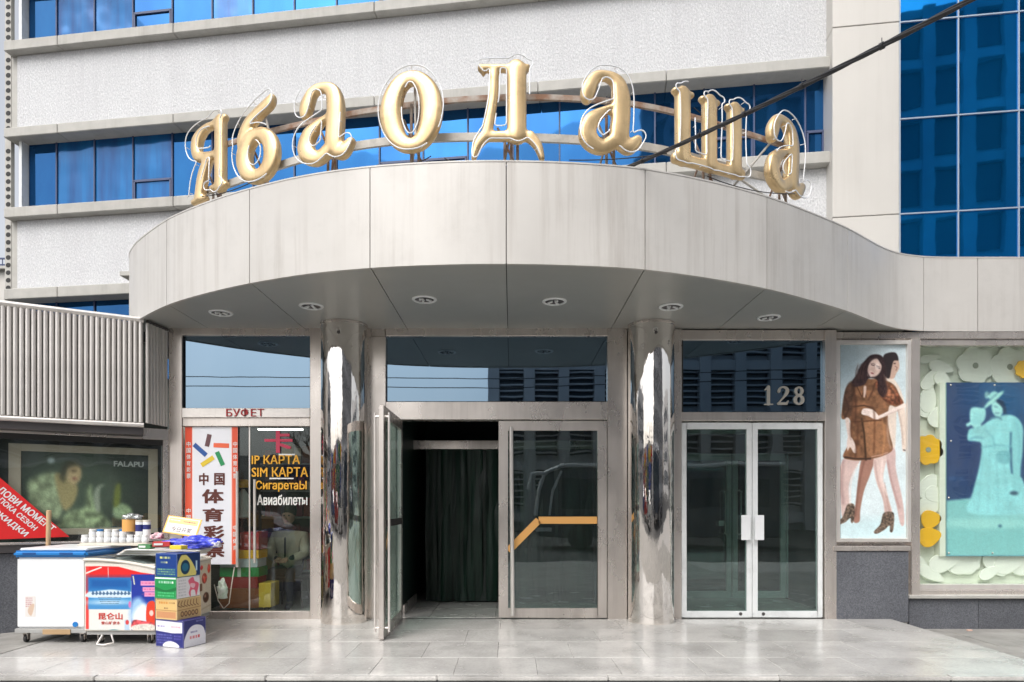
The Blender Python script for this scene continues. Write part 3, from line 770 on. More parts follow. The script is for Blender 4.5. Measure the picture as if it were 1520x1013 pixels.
def nz(st, x0, yb, h): return [[((x-x0)/h, (yb-y)/h, r/h) for x, y, r in s] for s in st]
aa = nz([[(822,352,34),(832,300,42),(870,222,32),(930,205,28),(990,240,40),(1012,320,52),(1012,450,54),(1005,570,54),(1020,625,40),(1060,640,42),(1108,590,26)],
         [(975,395,16),(915,430,26),(850,490,44),(826,560,50),(842,620,52),(905,655,40),(975,610,40)]], 770, 690, 520)
GL = {
 'я': nz([[(288,470,34),(288,860,34)], [(235,858,17),(322,858,17)], [(262,462,18),(318,458,18)], [(280,478,20),(190,484,22),(135,545,34),(150,640,28),(275,662,20)], [(215,660,26),(175,760,32),(150,890,30)], [(112,908,15),(192,903,15)]], 110, 925, 480),
 'б': nz([ring(525,620,85,130,48,38), [(438,590,28),(432,500,34),(470,410,36),(535,352,34),(590,312,32),(608,285,22)]], 392, 795, 525),
 'а': aa,
 'о': nz([ring(312,425,140,232,72,45)], 100, 702, 552),
 'д': nz([[(785,140,22),(1072,140,22)], [(868,160,30),(862,330,30),(845,440,30),(822,560,34)], [(1012,150,60),(1012,565,60)], [(800,578,30),(1090,578,30)], [(808,580,34),(762,640,28),(738,722,15)], [(1095,580,34),(1145,640,28),(1172,722,17)], [(775,130,12),(800,175,10)], [(1085,130,12),(1060,175,10)]], 720, 745, 630),
 'ш': nz([[(645,215,42),(645,560,42)], [(820,215,42),(820,560,42)], [(990,215,42),(990,560,42)], [(592,206,15),(700,206,15)], [(768,206,15),(872,206,15)], [(940,206,15),(1042,206,15)], [(600,568,26),(1035,568,26)], [(592,585,14),(1045,585,14)]], 577, 600, 410),
}
sign = thing('rooftop_letter_sign', 'gold letters spelling ябаодаша on an angle iron frame above the canopy', 'sign', (0, -1.7, ZT))
#        glyph  X      d     angle  bottom(px at d)  height  width
LET = [('я', X(312,7.3), 7.30, 27, 298, .86, .58, 'gold letter я, leftmost, its tube hanging loose'),
       ('б', X(384,6.9), 6.90, 22, 272, .86, .57, 'gold letter б'),
       ('а', X(485,6.5), 6.50, 19, 243, .78, .64, 'gold letter а, first of three'),
       ('о', X(611,6.3), 6.30, 9, 227, .75, .60, 'gold letter о'),
       ('д', X(754,6.25), 6.25, 0, 240, .905, .68, 'gold letter д, tallest and at the middle'),
       ('а', X(906,6.35), 6.35, -8, 230, .78, .62, 'gold letter а, between д and ш'),
       ('ш', X(1052,6.62), 6.62, -24, 256, .72, .90, 'gold letter ш behind the black cable'),
       ('а', X(1166,7.15), 7.15, -36, 290, .81, .70, 'gold letter а, rightmost')]
def letter(g_, xc, d, ang, py, h, wd, lab):
    st = GL[g_]; bx0 = min(x-r for s in st for x,y,r in s); bx1 = max(x+r for s in st for x,y,r in s)
    sxx = wd/(bx1-bx0); sy = h
    by0 = min(y-r for s in st for x,y,r in s)
    rr = math.sqrt(min(sxx/sy,1.3))
    st2 = [[((x-(bx0+bx1)/2)*sxx, (y-by0)*sy, r*sy*rr) for x,y,r in dense(s, .02)] for s in st]
    st2 = [[(x,y,r*1.08+.002) for x,y,r in s] for s in st2]
    base = Vector((xc, d-8, Z(py, d))); rz = -R(ang)
    # balloon body: overlapping balls along the strokes, joined by a voxel remesh, then flattened
    bm = bmesh.new()
    for s in st2:
        for (ax,ay,ra), (bx,by,rb) in zip(s, s[1:]):
            L_ = math.hypot(bx-ax, by-ay); n = max(1, int(L_/(min(ra,rb)*.14+.003)))
            for k in range(n+1):
                t = k/n; r = max(.012, ra+(rb-ra)*t); rb2 = bmesh.ops.create_icosphere(bm, subdivisions=2, radius=r)
                for v in rb2['verts']: v.co = Vector((v.co.x+ax+(bx-ax)*t, (lambda a: math.copysign(min(abs(a), .034+max(0, abs(a)-.034)*.30), a))(v.co.y*(1.25 if r > .045 else .056/r)), v.co.z+ay+(by-ay)*t))
    me = bpy.data.meshes.new('tmp'); bm.to_mesh(me); bm.free()
    o = bpy.data.objects.new('tmp', me); C.objects.link(o)
    rm = o.modifiers.new('r', 'REMESH'); rm.mode = 'VOXEL'; rm.voxel_size = .0125
    sm = o.modifiers.new('s', 'SMOOTH'); sm.factor = .6; sm.iterations = 6
    dg = bpy.context.evaluated_depsgraph_get(); dg.update()
    m2 = bpy.data.meshes.new_from_object(o.evaluated_get(dg)); bpy.data.objects.remove(o)
    m2.materials.clear(); m2.materials.append(M['gold']); m2.polygons.foreach_set('use_smooth', [True]*len(m2.polygons))
    loc = base-sign.location
    lo = link_mesh('letter', m2, sign, lab, loc=loc, rz=rz)
    # glass tubing that follows the outline in front of the letter
    xs = np.arange(-wd/2-.12, wd/2+.12, .012); ys = np.arange(-.1, h+.12, .012)
    D = glyph_sdf(st2, xs, ys); tb = MB(); lv = .004
    for lp in contours(D, xs, ys, lv):
        a = smooth_loop(lp, 3)
        if len(a) < 22: continue
        a = a[::2]; k0 = random.randrange(len(a)); cut = int(len(a)*random.choice((.80,.86,.93)))
        a = np.roll(a, -k0, 0)[:cut]
        sh = random.uniform(-.012,.02); tb.tube([(x+sh, -.078-.008*math.sin(i*.2), y) for i, (x,y) in enumerate(a)], .006, 6)
        for k in range(3, len(a), 16):
            x, y = a[k]; tb.tube([(x+sh,-.078,y), (x*.97,-.04,y*.985+.005)], .003, 5)
    tb.build('glass_tube', M['neon'], lo, local=True, smooth=True)
    return base
bases = [letter(*l) for l in LET]
def rail(pts, h, name='rail', mat='paint_steel'):
    m = MB(); pts = catmull(pts, 6, False)
    for a, b in zip(pts, pts[1:]):
        a = Vector(a); b = Vector(b); t = (b-a).normalized(); n = Vector((-t.y, t.x, 0)).normalized()
        m.obox(a-Vector((0,0,h/2)), b-a, Vector((0,0,h)), n*.03)
    m.build(name, M[mat], sign)
lowr = [P(300,285,7.42), P(340,272,7.25), P(430,240,6.85), P(540,214,6.55), P(680,203,6.42), P(860,207,6.45), P(985,222,6.62), P(1110,256,7.0), P(1185,272,7.4)]
upr = [P(330,215,7.25), P(410,192,7.0), P(540,165,6.6), P(700,146,6.43), P(860,146,6.47), P(990,163,6.65), P(1130,204,7.1), P(1180,222,7.4)]
rail(lowr, .075); rail(upr, .05, mat='rust')
for i, (l, b) in enumerate(zip(LET, bases)):
    dz = Vector((0,.12,0)); m = MB(); t = b+Vector((0,.09,.35))
    for sx_ in ((-.02,.05) if i != 4 else (-.03,.03,.09)):
        p = Vector((b.x+sx_, b.y+.12, ZT-.15)); m.tube([p, p+Vector((0,0,1.0 if i in (3,5) else .62))], .014, 6)
    m.build('post', M['rust'], sign)
    m = MB(); m.tube([Vector((b.x+.25, b.y+.14, ZT-.12)), Vector((b.x-.1, b.y+.16, b.z+.4))], .011, 6); m.tube([Vector((b.x-.2, b.y+.7, ZT-.12)), Vector((b.x+.05, b.y+.16, b.z+.45))], .012, 6); m.build('brace', M['rust'], sign)
for (a, b) in (((1090,275,6.9),(1150,205,7.15)), ((1075,250,6.85),(1145,298,7.0)), ((395,175,6.9),(410,250,6.9)), ((616,125,6.36),(617,222,6.36))):
    m = MB(); m.tube([P(*a), P(*b)], .012, 6); m.build('brace', M['paint_steel'], sign)
for (a, b, sag) in (((845,238,6.2),(990,228,6.4),.02), ((660,235,6.3),(720,243,6.2),.05), ((1050,262,6.6),(1180,288,6.95),.05), ((560,245,6.3),(640,232,6.3),.06), ((300,292,7.2),(390,262,6.8),.04), ((1030,160,6.7),(1110,195,6.9),.06)):
    m = MB(); A, B = P(*a), P(*b); m.tube([A.lerp(B, t/8)+Vector((0,0,-sag*4*(t/8)*(1-t/8))) for t in range(9)], .005, 5)
    m.build('wire', M['cable'], sign)

# ================================================================== MIRROR COLUMNS
for i, (px, lab) in enumerate(((511, 'polished steel column between the buffet shop front and the open door'), (966.5, 'polished steel column between the closed door and the 128 entrance'))):
    cx = X(px, 7.85); t = thing('mirror_column', lab, 'column', (cx, -.15, 0), 0, 'mirror columns')
    m = MB(); m.lathe([(.264, .0), (.266, .02), (.266, 3.0), (.264, ZS-.02)], (cx, -.15, 0), 64, cap=False); m.build('shaft', M['mirror'], t, smooth=True)
    m = MB(); m.lathe([(.266,ZS-.03),(.272,ZS-.03),(.272,ZS-.002),(.2,ZS-.002)], (cx,-.15,0), 48, cap=False); m.build('collar', M['steel'], t, smooth=True)
    m = MB(); m.lathe([(.018,0),(.018,-.008),(.008,-.012)], (cx, -.15-.265, Z(494,7.6)), 12, axis='Y'); m.build('bolt', M['steel_dark'], t)

# silver house number on the dark pane
def flat_glyph(strokes, O, h, mat, parent, name='numeral', th=.012):
    xs = np.arange(-.1, 1.1, .02); ys = np.arange(-.1, 1.1, .02); D = glyph_sdf([[tuple(p) for p in s] for s in strokes], xs, ys)
    cu = bpy.data.curves.new('c', 'CURVE'); cu.dimensions = '2D'; cu.fill_mode = 'BOTH'; cu.extrude = th/2
    for lp in contours(D, xs, ys, 0):
        a = smooth_loop(lp, 1)*h; sp = cu.splines.new('POLY'); sp.points.add(len(a)-1); sp.use_cyclic_u = True
        for q, (x, y) in zip(sp.points, a): q.co = (x, y, 0, 1)
    o = bpy.data.objects.new('c', cu); C.objects.link(o); dg = bpy.context.evaluated_depsgraph_get(); dg.update()
    me = bpy.data.meshes.new_from_object(o.evaluated_get(dg)); bpy.data.objects.remove(o)
    inv = wm(parent).inverted()
    for v in me.vertices: v.co = inv @ Vector((O[0]+v.co.x, O[1]-v.co.z, O[2]+v.co.y))
    me.materials.append(mat); return link_mesh(name, me, parent)
one = [[(.30,.05,.055),(.30,.95,.085)], [(.30,.05,.085),(.30,.9,.085)], [(.10,.03,.035),(.52,.03,.035)], [(.12,.80,.035),(.27,.95,.05)]]
two = [[tuple(p) for p in catmull([(.10,.72,.08),(.16,.88,.05),(.34,.95,.05),(.52,.86,.08),(.54,.68,.09),(.40,.46,.06),(.20,.24,.04),(.08,.08,.05)], 6, False)], [(.08,.07,.07),(.50,.07,.07),(.60,.22,.025)]]
eight = [ring(.34,.73,.17,.20,.08,.045), ring(.34,.27,.20,.22,.095,.05)]
silver = flat('silver_numeral', (.66,.62,.54), .35, metal=.6)
for gl, px in ((one, 1132), (two, 1153), (eight, 1176)): flat_glyph(gl, (X(px,8.05), .045, Z(601.5,8.05)), .225, silver, se)

# ================================================================== LEFT WING: slatted awning, shop window
W0, W1 = Vector((-4.08, .0)), Vector((-5.40, -.89))          # wall line (x, y) from the corner leftwards
wd_ = (W1-W0).normalized(); wn_ = Vector((-wd_.y, wd_.x))     # along the wall / out of the wall
if wn_.y > 0: wn_ = -wn_
def Wp(s, o, z): p = W0+wd_*s+wn_*o; return Vector((p.x, p.y, z))
def wbox(name, s0, s1, o0, o1, z0, z1, mat, parent, bevel=.004):
    m = MB(); m.obox(Wp(s0,o0,z0), Wp(s1,o0,0)-Wp(s0,o0,0), (0,0,z1-z0), Wp(0,o1,0)-Wp(0,o0,0)); return m.build(name, mat, parent, bevel=bevel)
lw = thing('corner_shop_window', 'shop window with a faded fur fashion poster under the slatted screen at the left', 'shop window', Wp(.8,0,0))
wbox('granite_panel', .0, 1.2, -.2, .0, -.02, .84, M['granite_dark'], lw, .006); wbox('granite_panel', 1.205, 2.6, -.2, .0, -.02, .84, M['granite_dark'], lw, .006)
wbox('sill', 0, 2.6, -.2, .05, .845, .93, M['steel_dark'], lw); wbox('sill_lip', 0, 2.6, -.02, .07, .93, .955, M['steel'], lw)
wbox('head_beam', .0, 2.6, -.2, .02, 2.12, 2.25, M['steel'], lw)
wbox('frame', .0, .06, -.1, .02, .96, 2.12, M['steel'], lw); wbox('frame', 1.63, 1.72, -.1, .015, .96, 2.12, M['steel'], lw)
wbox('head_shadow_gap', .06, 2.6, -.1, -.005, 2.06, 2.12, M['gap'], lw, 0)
wbox('glass_pane', .06, 1.63, -.045, -.035, .96, 2.06, M['pane_clear'], lw, 0); wbox('glass_pane', 1.72, 2.6, -.045, -.035, .96, 2.06, M['pane'], lw, 0)
wbox('display_back', .02, 2.6, -.55, -.50, .9, 2.2, M['dark_room'], lw, 0)
wbox('wall_return', -.02, 2.6, -.60, -.25, 2.24, 3.3, M['dark_room'], lw, 0)
fr = flat('pale_frame', (.40,.36,.28), .6)
for s0, s1, z0, z1 in ((.10,.20,1.02,2.02), (1.42,1.53,1.02,2.02), (.20,1.42,1.02,1.09), (.20,1.42,1.94,2.02)): wbox('picture_frame', s0, s1, -.14, -.11, z0, z1, fr, lw)
# the poster (u to the right as seen, so from s=1.42 to s=.20)
pz = Print(130, 110, 1330, 780, 150, (46,56,52), (40,48,42))
pz.ell(650,420,500,330,(70,84,72),soft=260)
pz.poly([(185,400),(250,330),(420,285),(500,400),(500,560),(460,700),(330,640),(210,560)], (132,146,118), soft=40, tex=.22, ts=60)
pz.poly([(430,300),(560,330),(640,420),(600,560),(520,620),(470,520)], (150,140,100), soft=25)
pz.ell(600,290,75,100,(176,158,122),soft=20); pz.poly([(470,330),(500,230),(570,180),(660,190),(690,235),(640,225),(565,240),(530,300),(515,370)], (62,64,50), soft=40, op=.85)
pz.ell(600,270,26,8,(70,58,46),soft=8); pz.ell(610,338,24,8,(120,62,60),soft=6)
pz.poly([(480,720),(560,620),(700,590),(730,420),(770,400),(800,560),(880,660),(950,775),(480,775)], (122,138,108), soft=40, tex=.3, ts=50)
pz.poly([(790,480),(830,400),(900,390),(850,440),(850,620),(810,620)], (140,150,135), soft=16)
pz.poly([(980,600),(1060,560),(1150,600),(1160,690),(1000,690)], (140,162,128), soft=30, tex=.2)
pz.poly([(1000,400),(1050,390),(1040,560),(980,580)], (110,120,60), soft=25)
pz.ell(395,185,34,26,(150,165,165),soft=8)
pz.blur(1, 2); pz.I = (pz.I-80)*1.25+92; pz.grain(.08)
pz.build('poster_print', Wp(1.42,-.13,1.94), Wp(.20,-.13,0)-Wp(1.42,-.13,0), (0,0,-.85), lw)
ud = (Wp(0,0,0)-Wp(1,0,0)).normalized()
text_mb('FALAPU', Wp(.55,-.125,1.80), ud, (0,0,1), .30, .06, .002, .02).build('lettering', flat('pale_lettering', (.5,.55,.52)), lw)
# slatted screen
sc = thing('slatted_screen', 'screen of upright grey metal tubes with rails above the shop window at the left', 'screen', Vector((-4.75,-.75,ZE+.9)))
A0, A1 = Vector((-4.155,-.40,0)), Vector((-6.3,-1.63,0)); da = (A1-A0); LA = da.length; da.normalize(); na = Vector((-da.y,da.x,0)); na = -na if na.y > 0 else na
zlo, zhi = ZE+.93, ZE+2.06
def tilt(s): return 0.0
for z_, r_, nm in ((zhi+.025, .032, 'top_rail'), (zlo-.03, .028, 'bottom_rail')):
    m = MB(); m.tube([A0+Vector((0,0,z_)), A1+Vector((0,0,z_))], r_, 12); m.build(nm, M['steel_light'], sc, smooth=True)
s = .03; k = 0
sl = MB(); sl.tube([(0,0,zlo),(0,0,zhi)], .0215, 10); slm = None
while s < LA:
    p = A0+da*s; o = (sl.build('slat', M['lattice'], sc, smooth=True, loc=p-sc.location, local=False) if False else None)
    m = MB()
    if slm is None:
        m.tube([(0,0,zlo-sc.location.z),(0,0,zhi-sc.location.z)], .0215, 10); o = m.build('slat', M['lattice'], sc, smooth=True, loc=(p.x-sc.location.x,p.y-sc.location.y,0), local=True); slm = o.data
    else: link_mesh('slat', slm, sc, loc=(p.x-sc.location.x,p.y-sc.location.y,0))
    s += .052
B0, B1 = Vector((-4.135,-.36,0)), Vector((-4.095,.0,0)); k = 0
for k in range(7):
    p = B0.lerp(B1, k/6.5); link_mesh('slat', slm, sc, loc=(p.x-sc.location.x,p.y-sc.location.y,0))
m = MB(); m.obox(A0-na*.05+Vector((0,0,zlo)), da*LA, (0,0,zhi-zlo), -na*.02); m.build('backing_sheet', flat('screen_backing', (.30,.28,.26), .6), sc)
m = MB(); m.obox(A0-na*.02+Vector((0,0,zlo-.14)), da*LA, (0,0,.09), -na*.22); m.build('bottom_box', M['steel_dark'], sc, bevel=.005)
m = MB(); m.tube([B0+Vector((0,0,zhi+.02)), B1+Vector((0,0,zhi+.02))], .02, 8); m.build('top_rail', M['steel_dark'], sc)
# red sale banner on the window
rb = [(-30,672), (-4,706), (103,797), (-30,802)]
def onwall(px, py, off):                      # point of the wall plane (offset outwards) seen at a photo position
    dirv = Vector(((px-760)/1000, 1, (750-py)/1000)); n3 = Vector((wn_.x, wn_.y, 0)); p0 = Wp(0, off, 0); c0 = Vector((0,-8,ZE))
    return c0+dirv*((p0-c0).dot(n3)/dirv.dot(n3))
bn = thing('sale_banner', 'red triangular banner with white Cyrillic slogan on the window at the far left', 'banner', onwall(40,790,.01))
m = MB(); m.prism([onwall(x,y,.012) for x,y in rb], Vector((wn_.x,wn_.y,0))*.006); m.build('banner_sheet', M['red'], bn)
wht = flat('white_vinyl', (.78,.78,.78), .5)
for s_, a, b, hpx in (('ЛОВИ МОМЕНТ', (-5,729), (76,790), 9), ('ПОКА СЕЗОН', (-3,744), (50,788), 7), ('СКИДКИ', (-13,762), (35,798), 9)):
    pa, pb = onwall(*a,.0185), onwall(*b,.0185); uu = (pb-pa); n3 = Vector((wn_.x,wn_.y,0)); vv = n3.cross(uu).normalized()
    if vv.z < 0: vv = -vv
    if uu.cross(vv).dot(n3) < 0: pass
    text_mb(s_, pa, uu, vv, uu.length, hpx*7.6/1000, .001, .018).build('lettering', wht, bn)

# ================================================================== PRINTS
yz = 8+YP+.02
def pput(pr, name, reg, parent, d, mat=None, label=None):
    x0, y0, x1, y1 = reg; a = P(x0,y0,d); return pr.build(name, a, P(x1,y0,d)-a, P(x0,y1,d)-a, parent, mat, label)
# fashion poster: a couple in a brown jacket and heeled boots (print coordinates are arbitrary paper units)
p = Print(38, 48, 356, 966, 170, (188,206,212), (206,226,230))
p.ell(60,120,90,140,(150,172,182),soft=90,op=.7); p.ell(200,600,150,330,(222,234,236),soft=120,op=.6); p.ell(200,930,180,60,(200,228,232),soft=50)
sk = (226,204,192); sk2 = (196,166,150); br = (132,88,58); brd = (82,56,42); brl = (170,116,76); hair = (52,36,38)
# man behind
p.poly([(255,190),(310,240),(340,330),(350,470),(345,548),(330,548),(325,470),(305,360),(300,470),(290,560),(250,560),(240,300)], (224,206,190), soft=5)
p.poly([(250,540),(295,545),(300,640),(330,780),(340,890),(322,900),(300,800),(265,660)], (206,174,168), soft=5)
p.poly([(262,100),(300,92),(314,130),(316,160),(300,190),(290,210),(262,200)], (200,164,144), soft=3)
p.poly([(240,110),(262,90),(300,90),(312,124),(290,128),(280,160),(268,210),(245,190)], (44,36,38), soft=4)
p.line([(296,152),(306,160),(300,172)],3,(120,80,72)); p.ell(294,140,6,3,(70,48,46))
p.line([(336,548),(350,552)],5,(60,50,50))
# legs
p.poly([(60,585),(130,590),(100,650),(78,720),(80,800),(70,860),(45,860),(38,760),(30,660)], (214,184,176), soft=4)
p.poly([(140,590),(196,590),(180,660),(150,740),(132,830),(128,885),(100,885),(110,800),(120,700)], (164,116,98), soft=4)
p.poly([(196,585),(255,575),(240,680),(262,770),(284,850),(250,860),(238,780),(205,690)], (224,196,186), soft=4)
p.poly([(246,700),(262,770),(280,850),(268,852),(250,780)], (196,160,150), soft=5)
# boots
for q in ([(72,805),(102,806),(106,850),(98,890),(88,890),(84,870),(60,890),(32,900),(28,886),(50,862)], [(242,846),(284,842),(292,870),(286,930),(272,935),(270,905),(246,925),(210,944),(196,934),(226,900)]):
    p.poly(q, (104,86,72), soft=2, tex=.5, ts=7)
# jacket
p.poly([(92,225),(130,200),(170,212),(235,215),(290,240),(318,290),(336,330),(300,345),(270,340),(262,400),(270,470),(285,545),(240,575),(190,590),(140,598),(90,596),(50,580),(74,520),(84,440),(80,402),(44,400),(48,340),(62,260)], br, soft=3, tex=.22, ts=26)
p.poly([(150,420),(190,410),(250,420),(270,500),(262,560),(200,580),(160,560)], brl, soft=16, op=.7, tex=.12)
p.poly([(70,240),(110,226),(100,300),(92,380),(60,398),(46,350)], brd, soft=8, op=.8, tex=.25, ts=14)
p.poly([(205,225),(280,240),(320,300),(330,330),(280,334),(240,310),(215,270)], (120,66,44), soft=6, tex=.45, ts=12)
p.poly([(240,230),(290,250),(300,300),(262,310),(240,290)], (176,112,76), soft=10, op=.6, tex=.4, ts=10)
p.line([(138,400),(150,470),(158,595)], 9, (66,44,30), soft=5); p.line([(88,345),(150,338),(190,350)], 7, (84,54,36), soft=3); p.line([(90,415),(160,412),(230,408)], 6, (90,56,36), soft=3)
p.line([(185,580),(230,572),(262,560)], 4, (206,160,140), soft=3); p.line([(60,582),(110,590),(180,590)], 8, (60,42,34), soft=4)
p.line([(112,240),(140,300),(150,260),(160,300)], 5, (84,50,32), soft=3); p.poly([(148,250),(160,250),(156,290),(148,300)], (216,186,170), soft=3)
p.poly([(96,300),(104,360),(98,430),(90,520),(84,440)], (96,60,40), soft=6, op=.6)
# arms and hands
p.line([(70,405),(74,440),(80,490)], [20,17,13], sk, soft=3, smooth=True); p.poly([(74,486),(90,490),(106,520),(112,560),(100,560),(84,535),(72,552),(68,520)], sk, soft=3)
p.line([(338,338),(290,362),(240,385),(212,396)], [20,19,16,13], (236,216,206), soft=3, smooth=True)
p.poly([(216,384),(190,358),(150,352),(138,366),(140,380),(170,388),(196,402),(220,402)], (238,218,208), soft=3)
for k in range(3): p.line([(146+k*4,360+k*9),(176,370+k*8)], 1.5, (180,146,132))
# her head and hair
p.poly([(150,130),(182,100),(226,100),(246,130),(246,200),(260,260),(240,300),(214,270),(212,220),(172,210),(150,240),(100,250),(92,225),(116,190),(128,160)], hair, soft=5, tex=.25, ts=10)
p.ell(200,160,31,44,(218,188,174),soft=6,ang=.35); p.ell(190,176,16,20,(196,160,146),soft=14,ang=.35,op=.6); p.ell(180,190,14,14,(222,196,184),soft=6)
p.line([(184,146),(198,150)], 4, (70,46,50)); p.line([(210,158),(224,164)], 4, (70,46,50)); p.ell(188,186,8,3.5,(150,70,72),ang=.35); p.line([(200,158),(196,172)], 2, (196,160,150))
p.line([(164,130),(160,170),(176,205)], 6, hair, soft=4); p.line([(214,110),(238,150),(236,195)], 8, hair, soft=4)
for a_, w_, c_, o_ in (([(52,600),(44,700),(52,800)],14,(150,112,110),.45), ([(118,620),(88,700),(84,800)],8,(236,214,206),.6), ([(150,600),(128,700),(108,860)],9,(120,74,62),.6), ([(200,600),(214,690),(246,790),(256,850)],9,(170,130,122),.5), ([(236,600),(232,680),(258,760)],8,(244,226,218),.6), ([(262,600),(280,700),(316,820)],9,(160,116,110),.5),
    ([(96,240),(110,330),(108,420)],12,(70,40,28),.7), ([(196,360),(200,440),(196,560)],9,(96,54,32),.6), ([(240,430),(246,500),(236,570)],8,(206,140,86),.5), ([(60,300),(76,350),(60,392)],8,(60,36,28),.7), ([(120,420),(118,500),(108,580)],10,(84,48,32),.6), ([(276,260),(300,300),(290,330)],9,(60,36,28),.6), ([(220,240),(232,280),(262,300)],8,(64,38,30),.7), ([(200,236),(190,270),(170,310)],8,(76,44,32),.7),
    ([(310,360),(326,430),(334,520)],6,(180,150,136),.6), ([(262,400),(262,480),(276,540)],8,(186,160,146),.5), ([(82,420),(80,470),(88,500)],5,(176,140,126),.6), ([(250,385),(300,366),(330,352)],5,(190,160,148),.6)):
    p.line(a_, w_, c_, soft=w_*.9, op=o_, smooth=True)
for k_ in range(26):
    x_ = random.uniform(108,152); y_ = random.uniform(130,170); p.line([(x_+random.uniform(4,14),y_),(x_,y_+36),(x_+random.uniform(-14,6),y_+76)], 2.5, random.choice(((84,56,50),(34,22,26),(106,72,60))), smooth=True, op=.5, soft=3)
for k_ in range(16):
    x_ = random.uniform(238,254); p.line([(x_,150+k_*4),(x_+random.uniform(-8,14),200+k_*4),(x_+random.uniform(-10,10),240+k_*4)], 2.5, random.choice(((84,56,50),(34,22,26),(120,80,64))), smooth=True, op=.5, soft=3)
p.ell(212,152,9,16,(246,230,222),soft=10,op=.7); p.ell(172,178,6,14,(196,156,148),soft=8,op=.6); p.line([(182,140),(194,140),(202,145)],2,(60,40,44)); p.line([(208,151),(226,157)],2,(60,40,44))
p.blur(1, 1); g_ = p.I.mean(2, keepdims=True); p.I = (p.I*.86+g_*.14+6)*(1+.025*p.fbm(60)[..., None]+.02*p.fbm(9)[..., None]); p.grain(.05)
fp = pput(p, 'poster_print', (1247.5,511,1347.5,799.5), pw, 8+YP+.045, M['print_gloss'], 'poster of a woman in a brown jacket and heeled boots leaning on a man')
m = MB(); m.box(X(1247,yz+.03), X(1348,yz+.03), YP+.052, YP+.09, Z(800,8.08), Z(510,8.08)); m.build('case_back', M['steel_dark'], pw)

# teal portrait print in the display window
q = Print(150, 182, 760, 870, 200, (22,50,92), (26,60,100))
q.ell(360,250,130,100,(20,84,128),soft=90,op=.6); q.ell(250,450,120,180,(18,38,84),soft=120,op=.6)
q.poly([(150,650),(240,640),(300,628),(500,622),(760,628),(760,870),(150,870)], (116,178,178), soft=8, smooth=False)
q.ell(300,740,200,20,(150,204,200),soft=18,op=.7); q.ell(500,700,180,14,(140,196,196),soft=14,op=.6)
fc = (132,196,200)
q.poly([(320,330),(380,310),(420,320),(444,360),(440,420),(400,440),(400,540),(440,560),(470,660),(460,700),(240,700),(250,620),(275,520),(285,430),(260,415),(232,410),(236,370),(262,360),(290,350)], fc, soft=4, tex=.05, ts=40)
q.poly([(405,330),(440,350),(444,440),(436,520),(432,620),(408,625),(404,540),(402,440)], (124,188,192), soft=4)
q.line([(398,380),(396,460),(402,540)], 6, (40,84,116), soft=4); q.poly([(344,460),(392,455),(392,500),(350,498)], (104,168,176), soft=8)
q.line([(232,350),(250,340),(276,350)], 14, (150,208,208), soft=4); q.poly([(244,285),(282,282),(300,290),(296,330),(262,362),(242,340)], (146,206,206), soft=4)
q.line([(300,280),(318,262),(332,250)], 9, fc, soft=3)
q.ell(345,286,21,33,(150,206,204),soft=3,ang=-.2); q.poly([(352,250),(372,262),(380,300),(372,306),(364,280),(340,256)], (22,44,70), soft=4)
q.ell(330,234,20,15,(140,198,196),soft=4,ang=-.72); q.ell(334,248,48,9,(152,208,202),soft=3,ang=-.72)
q.ell(306,232,9,14,(160,212,208),soft=6,op=.8,tex=.3,ts=8); q.line([(316,254),(344,228)], 3, (60,110,130), soft=4)
for k_ in range(5): q.line([(262+k_*8,300+k_*3),(250+k_*7,345)], 2.5, (104,168,178), soft=4, op=.7)
q.line([(284,440),(340,430),(400,436)], 5, (100,166,176), soft=6); q.line([(420,340),(432,420),(428,500)], 5, (90,156,170), soft=7, op=.6); q.line([(300,370),(330,400),(336,440)], 5, (96,160,172), soft=6, op=.7); q.line([(240,408),(262,398),(290,402)], 4, (80,140,160), soft=5)
q.line([(330,262),(366,228)], 1, (50,96,120), soft=3); q.line([(334,276),(346,280)], 3, (60,104,124)); q.line([(338,304),(352,304)], 3.5, (60,100,120)); q.line([(320,325),(345,318),(360,326)], 7, (70,116,134), soft=4)
q.scrib(160,555,215,570,(90,140,180),2,.5); q.ell(410,620,16,8,(50,80,100),soft=5); q.ell(356,750,8,6,(60,110,130),soft=3)
for k in range(4): q.line([(290+k*26,470),(270+k*40,690)], 5, (112,174,182), soft=9, op=.6)
q.blur(1, 1); q.I = q.I*1.12+14; q.grain(.04)
dp = dY+.22; pr = pput(q, 'portrait_print', (1405,568,1640,826), dw, 8+dp, M['print_gloss'], 'teal and navy print of a woman in a long dress holding her hat')
m = MB(); m.box(X(1405,8+dp), X(1640,8+dp), dp+.003, dp+.02, Z(826,8+dp), Z(568,8+dp)); m.build('print_board', flat('print_board', (.25,.42,.42), .4), dw)
for px, py in ((1411,572),(1476,572),(1411,655),(1408,739),(1408,821),(1473,821)):
    m = MB(); m.lathe([(.011,0),(.011,-.01),(.004,-.014)], P(px,py,8+dp-.002), 10, axis='Y'); m.build('print_bolt', M['steel'], dw)
bar('print_support', 1395, 1405, 568, 826, dw, dp+.02, .1, mint, 0)
